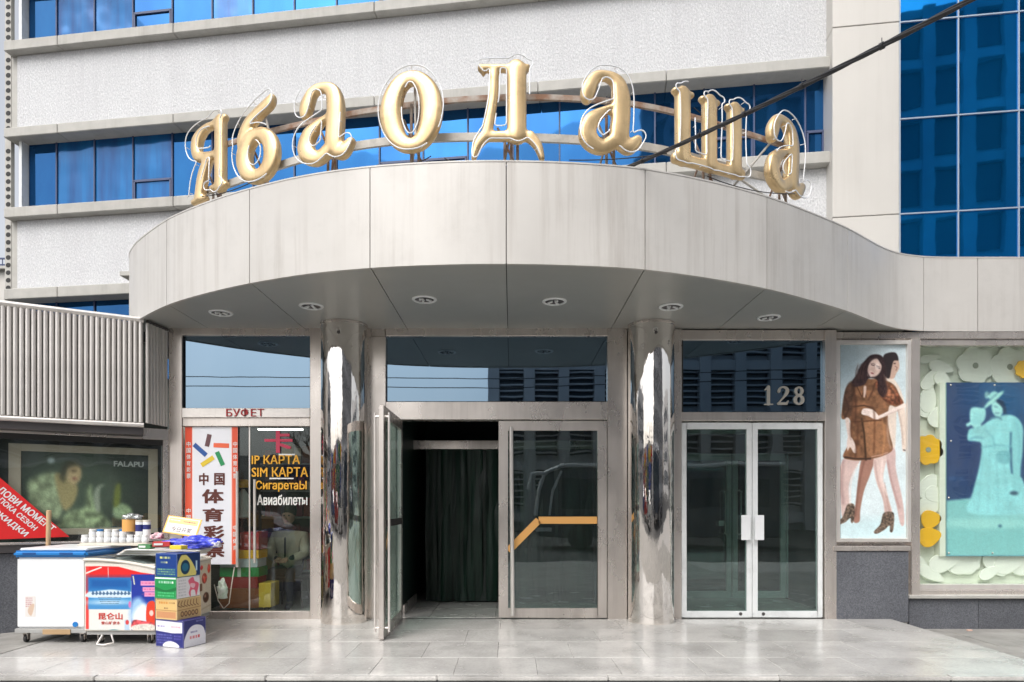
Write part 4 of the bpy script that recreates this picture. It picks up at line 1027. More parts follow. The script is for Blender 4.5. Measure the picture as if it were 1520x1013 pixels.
# cut-out flowers
def petals(name, cx, cy, R_, n, mat, yoff, hole=0, rot=0, wob=.18, th=.022, label=None):
    d = 8+yoff; c = P(cx, cy, d); k = 48; pts = []
    for i in range(k):
        a = 2*math.pi*i/k; r = R_*d/1000*(1-wob+wob*abs(math.cos(n*(a+rot)/2))**.7)
        pts.append(Vector((c.x+r*math.cos(a), yoff, c.z+r*math.sin(a))))
    m = MB(); m.prism(pts, (0, th, 0)); o = m.build(name, mat, dw, bevel=.003, label=label)
    if hole:
        m = MB(); m.lathe([(hole*d/1000,-.002),(hole*d/1000*.9,-.004)], c, 16, axis='Y'); m.build('flower_centre', flat('flower_centre', (.30,.34,.26)), o)
    return o
def leafy(cx, cy, L_, wdt, ang, mat, yoff, th=.02, name='petal'):
    d = 8+yoff; c = P(cx, cy, d); pts = []
    for i in range(28):
        a = 2*math.pi*i/28; x = math.cos(a)*L_*d/2000; y = math.sin(a)*wdt*d/2000*(1-.35*math.cos(a))
        pts.append(Vector((c.x+x*math.cos(ang)-y*math.sin(ang), yoff, c.z+x*math.sin(ang)+y*math.cos(ang))))
    m = MB(); m.prism(pts, (0, th, 0)); return m.build(name, mat, dw, bevel=.003)
mint2 = flat('mint_petal', (.80,.84,.75), .6); yell = flat('yellow_petal', (.90,.50,.01), .5, var=.08)
yo = dY+.29
for cx, cy, r, n in ((1448,543,29,6),(1499,545,30,6),(1560,543,28,6),(1620,545,30,6)): petals('cut_out_flower', cx, cy, r, n, mint2, yo+random.uniform(-.01,.02), 4.5, .3)
for cx, cy, l_, w_2, a in ((1398,545,38,17,-.3),(1382,562,40,18,.9),(1400,565,30,20,-.9),(1378,590,46,24,1.5),(1392,618,34,24,1.2),(1376,612,26,18,-.5),(1380,512+20,34,12,.2),
                           (1378,722,40,26,1.1),(1388,735,30,22,-.6),(1380,752,40,26,.2),(1385,714,26,20,.4),(1368,840,50,16,-.9),(1382,852,44,18,-.5),(1402,835,46,26,.3),(1430,838,50,30,-.1),(1442,832,46,28,.9),
                           (1478,838,44,26,-.9),(1500,835,50,28,.4),(1522,840,44,30,-.2),(1470,850,34,16,.5),(1550,840,46,28,.3),(1580,836,46,28,-.5)):
    leafy(cx, cy, l_, w_2, a, mint2, yo+random.uniform(-.02,.02))
petals('yellow_flower', 1378, 668, 23, 8, yell, dY+.24, 4, .2, .16, label='yellow scalloped flower cut-out')
petals('yellow_flower', 1521, 548, 14, 8, yell, dY+.24, 0, .2, .16)
leafy(1383, 771, 30, 26, .1, yell, dY+.24, name='yellow_petal'); leafy(1381, 797, 34, 28, .25, yell, dY+.235, name='yellow_petal')
# lottery banner behind / on the buffet door glass
bp_ = thing('lottery_banner', 'tall white lottery banner with orange edges and brown Chinese characters on the buffet door', 'banner', (X(313), .06, Z(836)))
YB = .052; db = 8+YB
v = Print(0, 0, 79, 205, 100, (234,235,240), (226,228,234))
v.rect(0,0,11,205,(226,74,40)); v.rect(70,0,79,205,(226,84,50)); v.rect(11,0,13,205,(245,238,236)); v.rect(68.6,0,70,205,(245,225,220))
v.ell(40,120,26,90,(222,224,232),soft=30,op=.5)
pput(v, 'banner_print', (274.5,633.8,353,838), bp_, db-.004)
m = MB(); m.box(X(274.5,db), X(353,db), YB-.003, YB, Z(838,db), Z(633.8,db)); m.build('banner_sheet', M['paper'], bp_)
def ctext(s_, x0, x1, y0, y1, mat, parent, d, bold=.015):
    return text_mb(s_, P(x0,y1,d), (1,0,0), (0,0,1), (x1-x0)*d/1000, (y1-y0)*d/1000, .0008, bold).build('lettering', mat, parent)
brn = ink('brown', 88, 40, 30); dl = db-.006
for s_, a, b, y0, y1 in (('中',296,309,703,720),('国',318.5,333,703,720),('体',301,331,727,747),('育',302,331,755,774),('彩',303,332,781,800),('票',304,332,806,827)): ctext(s_, a, b, y0, y1, brn, bp_, dl, .025)
for i, s_ in enumerate('中国体育彩票'):
    ctext(s_, 277, 283, 656+i*9.5, 663+i*9.5, M['paper'], bp_, dl, .01); ctext(s_, 346, 352, 656+i*9.5, 663+i*9.5, M['paper'], bp_, dl, .01)
    if i > 3: continue
    ctext(s_, 277, 283, 755+i*10, 762+i*10, M['paper'], bp_, dl, .01); ctext(s_, 346, 352, 780+i*10, 787+i*10, M['paper'], bp_, dl, .01)
for (a, b, c) in (((311,645),(307,663),(96,62,66)), ((317,661),(340,662),(222,98,62)), ((288,660),(306,676),(36,82,150)), ((322,671),(331,691),(30,136,80)), ((299,691),(317,679),(214,186,50))):
    A, B = P(*a, dl), P(*b, dl); t = (B-A).normalized(); s_ = Vector((-t.z,0,t.x))*.027
    m = MB(); m.prism([A-s_, B-s_, B+s_, A+s_], (0,-.001,0)); m.build('emblem_bar', ink('em%d' % c[0], *c), bp_)

# ================================================================== INSIDE THE BUFFET
room(X(268), X(462)+.35, 2.6, 3.2, M['dark_room'], bf)
m = MB(); m.box(X(385,9.2), X(450,9.2), 1.15, 1.2, 2.375, 2.39); o = m.build('tube_light', M['paper'], bf)
em = bpy.data.materials.new('lit_tube'); em.use_nodes = True; e_ = em.node_tree.nodes['Principled BSDF']; e_.inputs['Emission Color'].default_value = (1,.97,.9,1); e_.inputs['Emission Strength'].default_value = 9
o.data.materials.clear(); o.data.materials.append(em)
shelf = thing('shop_shelf', 'shelf rack with coloured goods inside the buffet behind the glass', 'shelf', (X(425,10), 2.2, 0))
for k, z in enumerate((.35, .75, 1.15, 1.55, 1.95)):
    m = MB(); m.box(-3.75, -2.35, 2.05, 2.45, z, z+.03); m.build('shelf_board', M['grey_plastic'], shelf)
    x = -3.7; cols = [(150,40,36),(180,150,60),(60,90,60),(150,60,90),(60,80,130),(190,180,160),(120,70,50)]
    while x < -2.45:
        w_ = random.uniform(.07,.16); h_ = random.uniform(.12,.3); c = random.choice(cols); m = MB(); m.box(x, x+w_, 2.08, 2.3, z+.031, z+.03+h_)
        m.build('goods', ink('good%d' % c[0]+str(c[1]), *c), shelf, bevel=.006); x += w_+random.uniform(.01,.05)
def crate(name, label, px0, px1, y0, y1, d, dep, mat, cat='box', extra=None, group=None, lid=None):
    x0, x1 = X(px0,d), X(px1,d); z0, z1 = Z(y1,d), Z(y0,d); t = thing(name, label, cat, ((x0+x1)/2, d-8+dep/2, z0), 0, group)
    m = MB(); m.box(x0, x1, d-8, d-8+dep, z0, z1); m.build('carton', mat, t, bevel=.004)
    m = MB(); m.box((x0+x1)/2-.02, (x0+x1)/2+.02, d-8-.002, d-8, z0, z1); m.build('tape_strip', lid or M['tan_tape'], t)
    return t, x0, x1, z0, z1
base = 0
for nm, lab, a, b, y0, y1, c in (('goods_box','brown box lowest in the stack behind the buffet glass',326,384,874,903,(120,70,44)),('goods_box','dark red box above the brown one behind the buffet glass',326,382,857,873.5,(130,34,34)),
        ('goods_box','green box in the stack behind the buffet glass',326,384,843,856.5,(28,130,66)),('goods_box','pale grey box on the green one behind the buffet glass',326,382,830,842.5,(180,186,196)),
        ('goods_box','yellow box topmost behind the buffet glass',326,384,817,829.5,(214,160,30)),('goods_box','yellow standing box on the floor behind the right buffet pane',384,402,866,902,(180,150,50)),('goods_box','red bag of goods above the yellow stack behind the glass',356,384,790,816.5,(160,44,36))):
    crate(nm, lab, a, b, y0, y1, 8.16, .3, ink('b%d' % (c[0]+c[1]), *[min(245, int(v_*1.15)) for v_ in c]), lid=M['paper'] if 'green' in lab else ink('b%d' % (c[0]+c[1]), *c))
m = MB(); bt = thing('hanging_bag', 'white plastic bag with a yellow top hanging behind the buffet door handles', 'bag', P(360,760,8.3))
m.lathe([(.02,.36),(.06,.30),(.09,.15),(.08,.02),(.03,0)], P(361,770,8.3), 14); m.build('bag_body', M['white_plastic'], bt, smooth=True)
m = MB(); m.lathe([(.075,0),(.08,.07),(.05,.1)], P(361,724,8.3), 14); m.build('bag_top', ink('amber'), bt, smooth=True)

# a person sitting inside, seen through the glass
def skin_body(name, joints, edges, rad, mat, parent, root=0, sub=2):
    me = bpy.data.meshes.new(name); me.from_pydata([tuple(j) for j in joints], edges, []); o = bpy.data.objects.new('tmp', me); C.objects.link(o)
    o.modifiers.new('s', 'SKIN'); ly = me.skin_vertices[0].data
    for i, r in enumerate(rad): ly[i].radius = (r, r) if not isinstance(r, tuple) else r
    ly[root].use_root = True
    sb = o.modifiers.new('u', 'SUBSURF'); sb.levels = sub; sb.render_levels = sub
    dg = bpy.context.evaluated_depsgraph_get(); dg.update(); m2 = bpy.data.meshes.new_from_object(o.evaluated_get(dg)); bpy.data.objects.remove(o)
    m2.polygons.foreach_set('use_smooth', [True]*len(m2.polygons)); m2.materials.clear(); m2.materials.append(mat)
    return link_mesh(name, m2, parent)
per = thing('person', 'seated person in a beige quilted jacket and dark trousers behind the buffet glass', 'person', (X(432,9), 1.0, 0))
jk = flat('beige_jacket', (.56,.50,.40), .8, var=.2, vs=9); skn = flat('skin', (.42,.25,.18), .55); dark = flat('dark_trousers', (.03,.03,.045), .8); hairm = flat('dark_hair', (.025,.018,.015), .6)
J = [(0,0,.52),(0,-.01,.75),(0,-.03,1.0),(0,-.03,1.09),(-.02,-.06,1.18)]
skin_body('body', [(0,0,.5),(0,-.02,.75),(.0,-.05,.98),(0,-.06,1.06),(0,-.09,1.15),(.0,-.10,1.25),(.17,-.05,.95),(.23,-.14,.72),(.08,-.32,.66),(-.17,-.05,.95),(-.22,-.15,.72),(-.06,-.33,.64),
     (.09,-.02,.48),(.12,-.42,.50),(.13,-.44,.08),(.13,-.58,.05),(-.09,-.02,.48),(-.12,-.42,.50),(-.13,-.44,.08),(-.13,-.58,.05)],
     [(0,1),(1,2),(2,3),(3,4),(4,5),(2,6),(6,7),(7,8),(2,9),(9,10),(10,11),(0,12),(12,13),(13,14),(14,15),(0,16),(16,17),(17,18),(18,19)],
     [.13,.15,.14,.05,.085,.07,.065,.05,.032,.065,.05,.032,.09,.065,.045,.035,.09,.065,.045,.035], dark, per)
skin_body('jacket', [(0,0,.47),(0,-.02,.72),(0,-.05,.96),(0,-.05,1.02),(.18,-.05,.94),(.24,-.14,.71),(.11,-.29,.665),(-.18,-.05,.94),(-.23,-.15,.71),(-.09,-.30,.65)],
     [(0,1),(1,2),(2,3),(2,4),(4,5),(5,6),(2,7),(7,8),(8,9)], [.165,.18,.165,.08,.085,.07,.05,.085,.07,.05], jk, per)
m = MB(); m.lathe([(.0,-.115),(.05,-.10),(.078,-.04),(.085,.02),(.08,.07),(.05,.11),(0,.122)], (0,-.1,1.20), 20); hd = m.build('face', skn, per, smooth=True, local=True)
m = MB(); m.prism([(-.012,-.19,1.17),(.012,-.19,1.17),(.0,-.205,1.175),(.0,-.185,1.215)], (0,.03,0))
hd2 = m.build('nose', skn, hd, local=True)
for s_ in (-1,1):
    m = MB(); m.lathe([(0,-.01),(.011,-.004),(.011,.004),(0,.01)], (s_*.03,-.178,1.215), 10, axis='Y'); m.build('eye', M['rubber'], hd, local=True)
m = MB(); m.box(-.022,.022,-.183,-.17,1.135,1.143); m.build('mouth', ink('lip',140,60,60), hd, local=True)
m = MB(); m.lathe([(.0,-.03),(.09,-.02),(.098,.03),(.104,.06),(.085,.11),(.03,.135),(0,.137)], (0,-.085,1.235), 20); m.build('hair', hairm, per, smooth=True, local=True)
m = MB(); m.box(-.006,.006,-.255,-.22,.60,.93); m.build('zip', M['rubber'], per, local=True)
for s_, hx in ((1,.075),(-1,-.055)):
    hp = Vector((hx,-.34,.655)); js = [hp, hp+Vector((-.02*s_,-.05,-.005))]; ed = [(0,1)]; ra = [.028,.032]
    for f in range(4):
        b = len(js); q = hp+Vector((-.02*s_+(f-1.5)*.02,-.085,-.005)); js += [q, q+Vector((-.004*s_,-.03,-.012)), q+Vector((-.006*s_,-.045-.004*(f%2),-.035))]; ed += [(1,b),(b,b+1),(b+1,b+2)]; ra += [.011,.0095,.008]
    b = len(js); js += [hp+Vector((-.045*s_,-.045,.01)), hp+Vector((-.06*s_,-.075,.0))]; ed += [(0,b),(b,b+1)]; ra += [.012,.009]
    skin_body('hand', js, ed, ra, skn, per, 0, 1)
st = thing('stool', 'low dark stool under the person in the buffet', 'stool', (X(432,9), 1.02, 0))
m = MB(); m.box(X(432,9)-.2, X(432,9)+.2, .84, 1.22, .36, .40); m.build('seat', M['steel_dark'], st, bevel=.005)
for a in (-.17,.17):
    for b in (.87,1.19): m = MB(); m.tube([(X(432,9)+a, b, .36), (X(432,9)+a*1.1, b, 0)], .014, 8); m.build('leg', M['steel_dark'], st)

# ================================================================== FREEZERS
def castor(x, y, parent):
    m = MB(); m.lathe([(.032,-.014),(.036,-.008),(.036,.008),(.032,.014)], (x, y, .036), 16, axis='X'); w_ = m.build('wheel', M['rubber'], parent, smooth=True)
    m = MB(); m.box(x-.022, x-.017, y-.02, y+.02, .03, .085); m.box(x+.017, x+.022, y-.02, y+.02, .03, .085); m.box(x-.024, x+.024, y-.025, y+.025, .085, .092); m.build('fork', M['steel'], w_)
f1 = thing('chest_freezer', 'white chest freezer with a blue rimmed lid standing at the far left', 'freezer', (-4.5, -.95, 0))
fx0, fx1, fy0, fy1 = -4.86, -4.16, -1.42, -.62
m = MB(); m.box(fx0+.01, fx1-.01, fy0+.01, fy1-.01, .145, .84); m.build('body', M['white_plastic'], f1, bevel=.018, seg=3)
m = MB(); m.box(fx0+.0, fx1-.0, fy0, fy1, .10, .143); m.build('base_frame', M['card'] if False else M['grey_plastic'], f1, bevel=.004)
m = MB(); m.box(fx0-.012, fx1+.012, fy0-.015, fy1+.01, .842, .905); m.build('lid_rim', M['blue_plastic'], f1, bevel=.022, seg=3)
m = MB(); m.prism([(fx0+.005, fy0+.055, .900), (fx1-.02, fy0+.055, .900), (fx1-.005, fy1-.4, .900), (fx1-.005, fy1-.02, .900), (fx0+.005, fy1-.02, .900)], (0,0,.028)); m.build('lid', M['white_plastic'], f1, bevel=.01, seg=2)
for x in (fx0+.16, fx0+.52):
    m = MB(); m.box(x-.07, x+.06, fy0-.018, fy0-.014, .868, .888); m.build('grip', flat('deep_blue', (.005,.06,.22), .4), f1, bevel=.001)
for x in (fx0+.07, fx1-.07):
    for y in (fy0+.07, fy1-.07): castor(x, y, f1)
m = MB(); m.lathe([(.026,0),(.026,-.006)], (fx1-.11, fy0+.0095, .185), 20, axis='Y'); m.build('drain_cap', M['blue_plastic'], f1)
v = Print(0,0,20,40,24,(222,218,214)); v.scrib(1,2,14,22,(170,90,100),5,.7,3); v.poly([(9,18),(18,16),(12,38),(5,30)],(206,180,160)); v.build('sticker', (fx0+.10, fy0+.008, .46), (.10,0,0), (0,0,-.20), f1)
m = MB(); m.box(fx0+.28, fx0+.55, fy0-.008, fy0-.002, .09, .14); m.build('cardboard_strip', M['card'], f1)

f2 = thing('ice_cream_freezer', 'glass topped ice cream freezer covered in red and blue prints beside the white freezer', 'freezer', (-3.78, -.9, 0))
gx0, gx1, gy0, gy1 = -4.125, -3.44, -1.50, -.30
def topz(t):                                     # curved top edge along the front, left to right
    return .835+.012*math.sin(t*2.6)-.085*t**1.6
prof = [(gx0+(gx1-gx0)*k/14, topz(k/14)) for k in range(15)]
m = MB(); m.prism([(gx0,gy0,.135)]+[(x,gy0,z-.03) for x,z in prof]+[(gx1,gy0,.135)], (0,gy1-gy0,0)); m.build('body', M['cream_plastic'], f2, bevel=.006)
m = MB()
for y in (gy0, gy1): m.tube([(x,y,z-.012) for x,z in prof], .016, 8)
for i in (0,14): m.tube([(prof[i][0],gy0,prof[i][1]-.012),(prof[i][0],gy1,prof[i][1]-.012)], .016, 8)
m.build('top_rim', M['cream_plastic'], f2, smooth=True)
m = MB(); vs = [(x,y,z+.004) for x,z in prof for y in (gy0+.02, gy1-.02)]; m.add(vs, [(2*i,2*i+1,2*i+3,2*i+2) for i in range(14)]); m.build('glass_lid', M['pane_clear'], f2, smooth=True)
m = MB(); m.prism([(gx0+.02,gy0+.02,.70)]+[(x,gy0+.02,z-.025) for x,z in prof[1:-1]]+[(gx1-.02,gy0+.02,.68)], (0,gy1-gy0-.04,0)); m.build('interior', flat('freezer_inside', (.20,.24,.23), .5, var=.5, vs=12), f2)
m = MB(); m.box(gx0+.01, gx1-.01, gy0+.02, gy1-.02, .098, .134); m.build('base_frame', M['grey_plastic'], f2)
for x in (gx0+.10, gx1-.10):
    for y in (gy0+.10, gy1-.10): castor(x, y, f2)
v = Print(105,345,575,850,150,(222,216,206),(214,208,198))
v.poly([(105,365),(200,362),(330,366),(480,410),(575,425),(575,470),(105,480)], (224,34,34), smooth=False); v.rect(105,365,135,850,(220,60,56)); v.rect(105,365,113,850,(216,208,198))
v.line([(118,415),(160,395),(215,372)],10,(236,226,220),smooth=True); v.line([(262,372),(264,448)],4,(240,200,196))
v.rect(130,450,415,690,(60,140,200)); v.poly([(130,450),(415,450),(415,540),(130,540)],(16,88,160),smooth=False,soft=60)
v.poly([(130,560),(170,555),(240,545),(280,540),(350,548),(415,560),(415,600),(130,600)],(206,222,234),soft=10)
for a in range(11): x = 150+a*24; v.poly([(x,574),(x+10,546+random.randint(0,10)),(x+24,572),(x+10,584)],(40,80,120),smooth=False,op=.85)
v.ell(270,640,130,22,(176,206,226),soft=30); v.rect(130,655,415,690,(70,140,196),soft=20,op=.8)
for k in range(4): v.scrib(196+k*6,597+k*15,350-k*6,606+k*15,(30,60,90),1,.8,k)
v.rect(133,692,420,850,(226,222,216)); v.poly([(372,770),(402,770),(406,850),(372,850)],(176,200,220),smooth=False); v.ell(390,790,12,18,(206,60,60)); v.ell(408,655,9,26,(226,80,150))
v.rect(418,425,575,865,(24,50,150)); v.poly([(418,640),(470,600),(520,650),(575,640),(575,780),(418,780)],(150,190,226),soft=40); v.poly([(440,700),(500,650),(540,720),(520,780),(430,780)],(226,232,238),soft=30)
for y0 in (476,522,560): v.rect(480+(y0-476)*.3,y0,575,y0+34,(232,150,190)); v.scrib(486,y0+6,575,y0+30,(190,80,130),1,.6,y0)
v.poly([(524,650),(575,640),(575,800),(520,790)],(216,60,34),soft=4); v.ell(552,720,14,22,(240,200,190)); v.poly([(430,775),(500,780),(575,800),(575,850),(430,850)],(196,70,76),tex=.35,ts=16,soft=8); v.poly([(430,815),(520,800),(575,815),(575,850),(430,850)],(216,210,200),soft=8,tex=.1)
v.line([(430,440),(438,500)],8,(210,210,180)); v.line([(105,845),(350,850)],8,(200,206,200)); v.ell(300,850,30,6,(50,130,140))
v.grain(.03)
fw = gx1-gx0
v.build('front_print', (gx0+.004, gy0-.004, .785), (fw-.008,0,0), (0,0,-.64), f2)
def fxy(a, b): return Vector((gx0+.004+(a-105)/470*(fw-.008), gy0-.0055, .785-(b-345)/505*.64))
def ftext(s_, a, b, y0, y1, mat, bold=.01):
    p0 = fxy(a, y1); p1 = fxy(b, y0); text_mb(s_, p0, (1,0,0), (0,0,1), p1.x-p0.x, p1.z-p0.z, .0008, bold).build('lettering', mat, f2)
ftext('昆仑山', 200, 358, 718, 768, ink('signred',190,60,50), .02); ftext('雪山矿泉水', 218, 344, 783, 806, ink('signred'))
# right side of the freezer: cream print with fruit and chocolate
v = Print(0,0,130,66,130,(222,208,186),(226,214,196))
v.poly([(30,0),(62,0),(70,12),(64,26),(72,36),(66,50),(70,66),(30,66)],(198,30,30)); 
for cx, cy, rx, ry, c in ((92,14,8,9,(206,72,52)),(96,50,6,8,(206,60,50)),(84,30,5,6,(120,70,44)),(112,20,7,7,(200,66,50)),(116,46,8,7,(96,56,36)),(78,7,6,4,(190,50,50)),(104,5,4,3,(200,40,40)),(124,8,4,6,(210,60,40))): v.ell(cx,cy,rx,ry,c,tex=.3,ts=4); v.ell(cx-2,cy-2,rx*.3,ry*.3,(236,190,170),soft=2,op=.7)
v.rect(84,26,94,40,(110,66,44)); v.rect(98,26,106,36,(130,80,50)); v.line([(70,60),(90,62),(128,58)],1.5,(200,180,150)); v.grain(.04)
v.build('side_print', (gx1+.004, gy0+.01, .70), (0,gy1-gy0-.02,0), (0,0,-.55), f2)
m = MB(); m.tube([(gx0+.18,gy0-.01,.10),(gx0+.15,gy0-.05,.02),(gx0+.22,gy0-.06,.012),(gx0+.30,gy0-.03,.03),(gx0+.26,gy0+.0,.10)], .009, 8); m.build('bracket_bar', M['steel_light'], f2)

# ================================================================== CARTONS STACKED BESIDE THE FREEZER
AN = R(20); ca, sa = math.cos(AN), math.sin(AN)
def carton(label, cx, cy, wl, wr, z0, z1, paintL, paintR, body, an=AN):
    ca, sa = math.cos(an), math.sin(an); t = thing('drink_carton', label, 'carton', (cx, cy, z0), 0)
    l = Vector((-ca, sa, 0)); r = Vector((sa, ca, 0)); c = Vector((cx, cy, z0+.001)); h = z1-z0-.002
    m = MB(); m.obox(c, l*wl, r*wr, (0,0,h)); m.build('box_body', body, t, bevel=.003)
    nL = -r; nR = -l
    pL = Print(0,0,100,100*h/wl,70,(255,255,255)); paintL(pL, 100, 100*h/wl); pL.grain(.03); pL.build('front_print', c+l*(wl-.003)+Vector((0,0,h-.003))+nL*.0015, -l*(wl-.006), (0,0,-(h-.006)), t)
    pR = Print(0,0,100,100*h/wr,70,(255,255,255)); paintR(pR, 100, 100*h/wr); pR.grain(.03); pR.build('side_print', c+r*.003+Vector((0,0,h-.003))+nR*.0015, r*(wr-.006), (0,0,-(h-.006)), t)
    return t, c, l, r, nL, nR, h
def b1L(p,w,h): p.rect(0,0,w,h,(14,56,128)); p.scrib(20,8,70,22,(226,220,120),1,.95,2); p.scrib(24,26,56,38,(226,220,150),1,.9,4); p.rect(0,h*.62,w,h,(18,70,130)); p.scrib(8,h*.64,92,h*.95,(150,190,120),3,.9,5)
def b1R(p,w,h): p.rect(0,0,w,h,(20,52,106)); p.poly([(0,h),(6,h*.3),(30,h*.02),(64,h*.4),(80,h)],(226,212,120)); p.ell(34,h*.6,20,h*.32,(24,60,90)); p.ell(34,h*.6,14,h*.18,(40,110,140)); p.rect(80,h*.35,87,h*.8,(190,216,236)); p.rect(0,0,w,h*.06,(16,40,90))
def b2L(p,w,h): p.rect(0,0,w,h,(26,140,72)); p.rect(0,0,w,h*.07,(240,240,240)); p.scrib(18,h*.14,88,h*.34,(236,240,236),1,1,7); p.poly([(0,h*.45),(50,h*.6),(100,h*.45),(100,h*.6),(50,h*.7),(0,h*.6)],(16,110,56)); p.scrib(14,h*.68,90,h*.95,(130,226,160),2,.7,9)
def b2R(p,w,h): p.rect(0,0,w,h,(228,224,226)); p.poly([(50,h*.2),(70,h*.05),(78,h*.25),(96,h*.4),(92,h*.7),(84,h),(78,h*.7),(62,h*.7),(60,h),(52,h*.8),(58,h*.5)],(226,100,124)); p.scrib(8,h*.1,40,h*.95,(150,150,156),6,.5,11); p.poly([(60,h*.35),(80,h*.4),(74,h*.6),(60,h*.5)],(240,190,200))
def b3L(p,w,h): p.rect(0,0,w,h,(214,180,118)); p.scrib(16,h*.1,60,h*.3,(190,110,30),1,.9,3); p.scrib(64,h*.12,92,h*.26,(130,90,50),1,.8,4); p.rect(4,h*.62,96,h*.94,(196,140,98)); p.scrib(40,h*.4,60,h*.52,(110,70,40),1,.9,6); p.line([(0,h*.56),(100,h*.56)],2,(150,100,60))
def b3R(p,w,h):
    p.rect(0,0,w,h,(196,164,114)); p.line([(0,h*.55),(100,h*.5)],2,(140,100,60))
    for k in range(7): p.line([(8+k*12,h*.1),(2+k*13,h*.3),(16+k*12,h*.4)],3,(110,74,44),smooth=True)
    for k in range(5): p.ell(20+k*15,h*.75,7,h*.14,(106,70,46)); p.ell(20+k*15,h*.75,4,h*.08,(190,150,100))
def b4L(p,w,h): p.rect(0,0,w,h,(36,40,116)); p.poly([(0,h*.03),(96,h*.06),(96,h*.45),(60,h*.48),(0,h*.42)],(228,226,232),smooth=False); p.scrib(6,h*.2,34,h*.3,(110,100,160),1,.8,2); p.scrib(56,h*.2,90,h*.3,(206,110,130),1,.8,3); p.scrib(5,h*.52,60,h*.92,(140,140,206),4,.7,5); p.poly([(28,h),(34,h*.84),(56,h*.78),(78,h*.86),(82,h)],(236,236,240)); p.scrib(66,h*.54,92,h*.74,(120,110,190),2,.7,6)
def b4R(p,w,h): p.rect(0,0,w,h,(40,42,112)); p.poly([(0,h*1.1),(2,h*.7),(26,h*.3),(60,h*.22),(92,h*.42),(98,h*1.1)],(226,224,232)); p.scrib(30,h*.42,62,h*.54,(70,60,120),1,.8,3); p.scrib(26,h*.58,72,h*.78,(206,60,66),1,.95,4); p.scrib(56,h*.05,88,h*.14,(150,150,200),1,.8,6)
H = [0, .262, .462, .668, .892]
carton('purple and white drink carton lowest in the stack by the freezer', -3.09, -1.66, .345, .27, H[0], H[1], b4L, b4R, ink('navybox',40,42,112))
carton('tan drink carton second from the bottom by the freezer', -3.16, -1.645, .27, .29, H[1], H[2], b3L, b3R, ink('tanbox',205,172,116), R(21))
carton('green and white drink carton third from the bottom by the freezer', -3.165, -1.65, .262, .29, H[2], H[3], b2L, b2R, ink('greenbox',40,140,80), R(19))
t_, c_, l_, r_, nL_, nR_, h_ = carton('dark blue and yellow water carton on top of the stack by the freezer', -3.16, -1.645, .268, .28, H[3], H[4], b1L, b1R, ink('bluebox',14,56,128), R(20.5))

# ================================================================== THINGS ON THE FREEZERS
bz = .929
def jar(x, y, z, label, r=.035, h=.078, lid=None):
    t = thing('yogurt_cup', label, 'cup', (x,y,z), 0, 'white drink cups on the freezer')
    m = MB(); m.lathe([(r*.85,0),(r,.008),(r,h*.6),(r*.82,h*.72),(r*.82,h*.8)], (x,y,z), 14); m.build('cup_body', M['white_plastic'], t, smooth=True)
    m = MB(); m.lathe([(r*.9,h*.8),(r*.92,h),(r*.8,h+.003)], (x,y,z), 14); m.build('cap', lid or M['paper'], t, smooth=True); return t
tray = thing('board', 'thin pale board lying across both freezers under the cups', 'board', (-4.0, -.9, bz))
m = MB(); m.box(-4.52, -3.45, -1.0, -.62, bz, bz+.014); m.build('sheet', M['cream_plastic'], tray, bevel=.003)
m = MB(); m.box(-4.50, -3.80, -.99, -.86, bz+.015, bz+.03); m.build('lip', M['cream_plastic'], tray)
ys = bz+.031
for k in range(9):
    dd_ = 7.06; x = X(126+k*11.2, dd_); jar(x, -.94, ys, {0:'white drink cup at the left end of the front row on the freezers',8:'white drink cup at the right end of the front row, by the tins'}.get(k, 'white drink cup in the front row on the freezer top'))
for k in range(7):
    jar(X(140+k*11.2, 7.2), -.83, ys-.017+.078*.9, {0:'white drink cup at the left end of the raised back row'}.get(k, 'white drink cup in the raised back row on the freezer top'), lid=(M['paper'], M['blue_plastic'], M['paper'])[k % 3])
m = MB(); m.box(X(132,7.2), X(216,7.2), -.875, -.785, bz+.015, ys-.018+.07); o = m.build('cup_crate', M['grey_plastic'], bevel=.003); props(o, 'low grey crate that lifts the back row of cups on the freezer', 'crate')
t = thing('tape_roll', 'roll of tan packing tape on the cups beside the round tins', 'tape', P(192,788,7.1))
m = MB(); c = P(192,789,7.1); m.lathe([(.068,0),(.068,.125),(.045,.125),(.045,0)], c, 28, cap=False); m.add([], []); m.build('tape_body', M['tan_tape'], t, smooth=True)
m = MB(); m.lathe([(.044,.002),(.044,.123),(.04,.123),(.04,.002)], c, 20, cap=False); m.build('core', M['card'], t, smooth=True)
for i, (px, lab) in enumerate(((207,'round tin with white and navy print next to the tape roll'),(218,'round tin with navy and white print, right of the other tin'))):
    c = P(px, 803, 7.08); t = thing('tin', lab, 'tin', c)
    m = MB(); m.lathe([(.036,0),(.038,.004),(.038,.195),(.036,.2)], c, 20); m.build('tin_body', M['white_plastic'], t, smooth=True)
    m = MB(); m.lathe([(.039,.198),(.039,.216),(.036,.218)], c, 20); m.build('lid', M['cream_plastic'], t, smooth=True)
    m = MB(); m.lathe([(.0385,.10+.02*i),(.0385,.17)], c, 20, cap=False); m.build('label_band', ink('navy',40,46,110), t, smooth=True)
# clear plastic film over the tape
t = thing('stack_of_papers', 'stack of white newspapers and board sheets on the glass topped freezer', 'papers', (-3.55,-.9,.83))
for k in range(5):
    m = MB(); a = -.05+.04*k; m.obox(Vector((-3.98+.03*k, -1.22-.02*k, .852+.012*k)), Vector((.72*math.cos(a), .72*math.sin(a), -.01)), Vector((-.42*math.sin(a), .42*math.cos(a), 0)), (0,0,.009)); m.build('sheet', (M['paper'], M['cream_plastic'])[k % 2], t, bevel=.002)
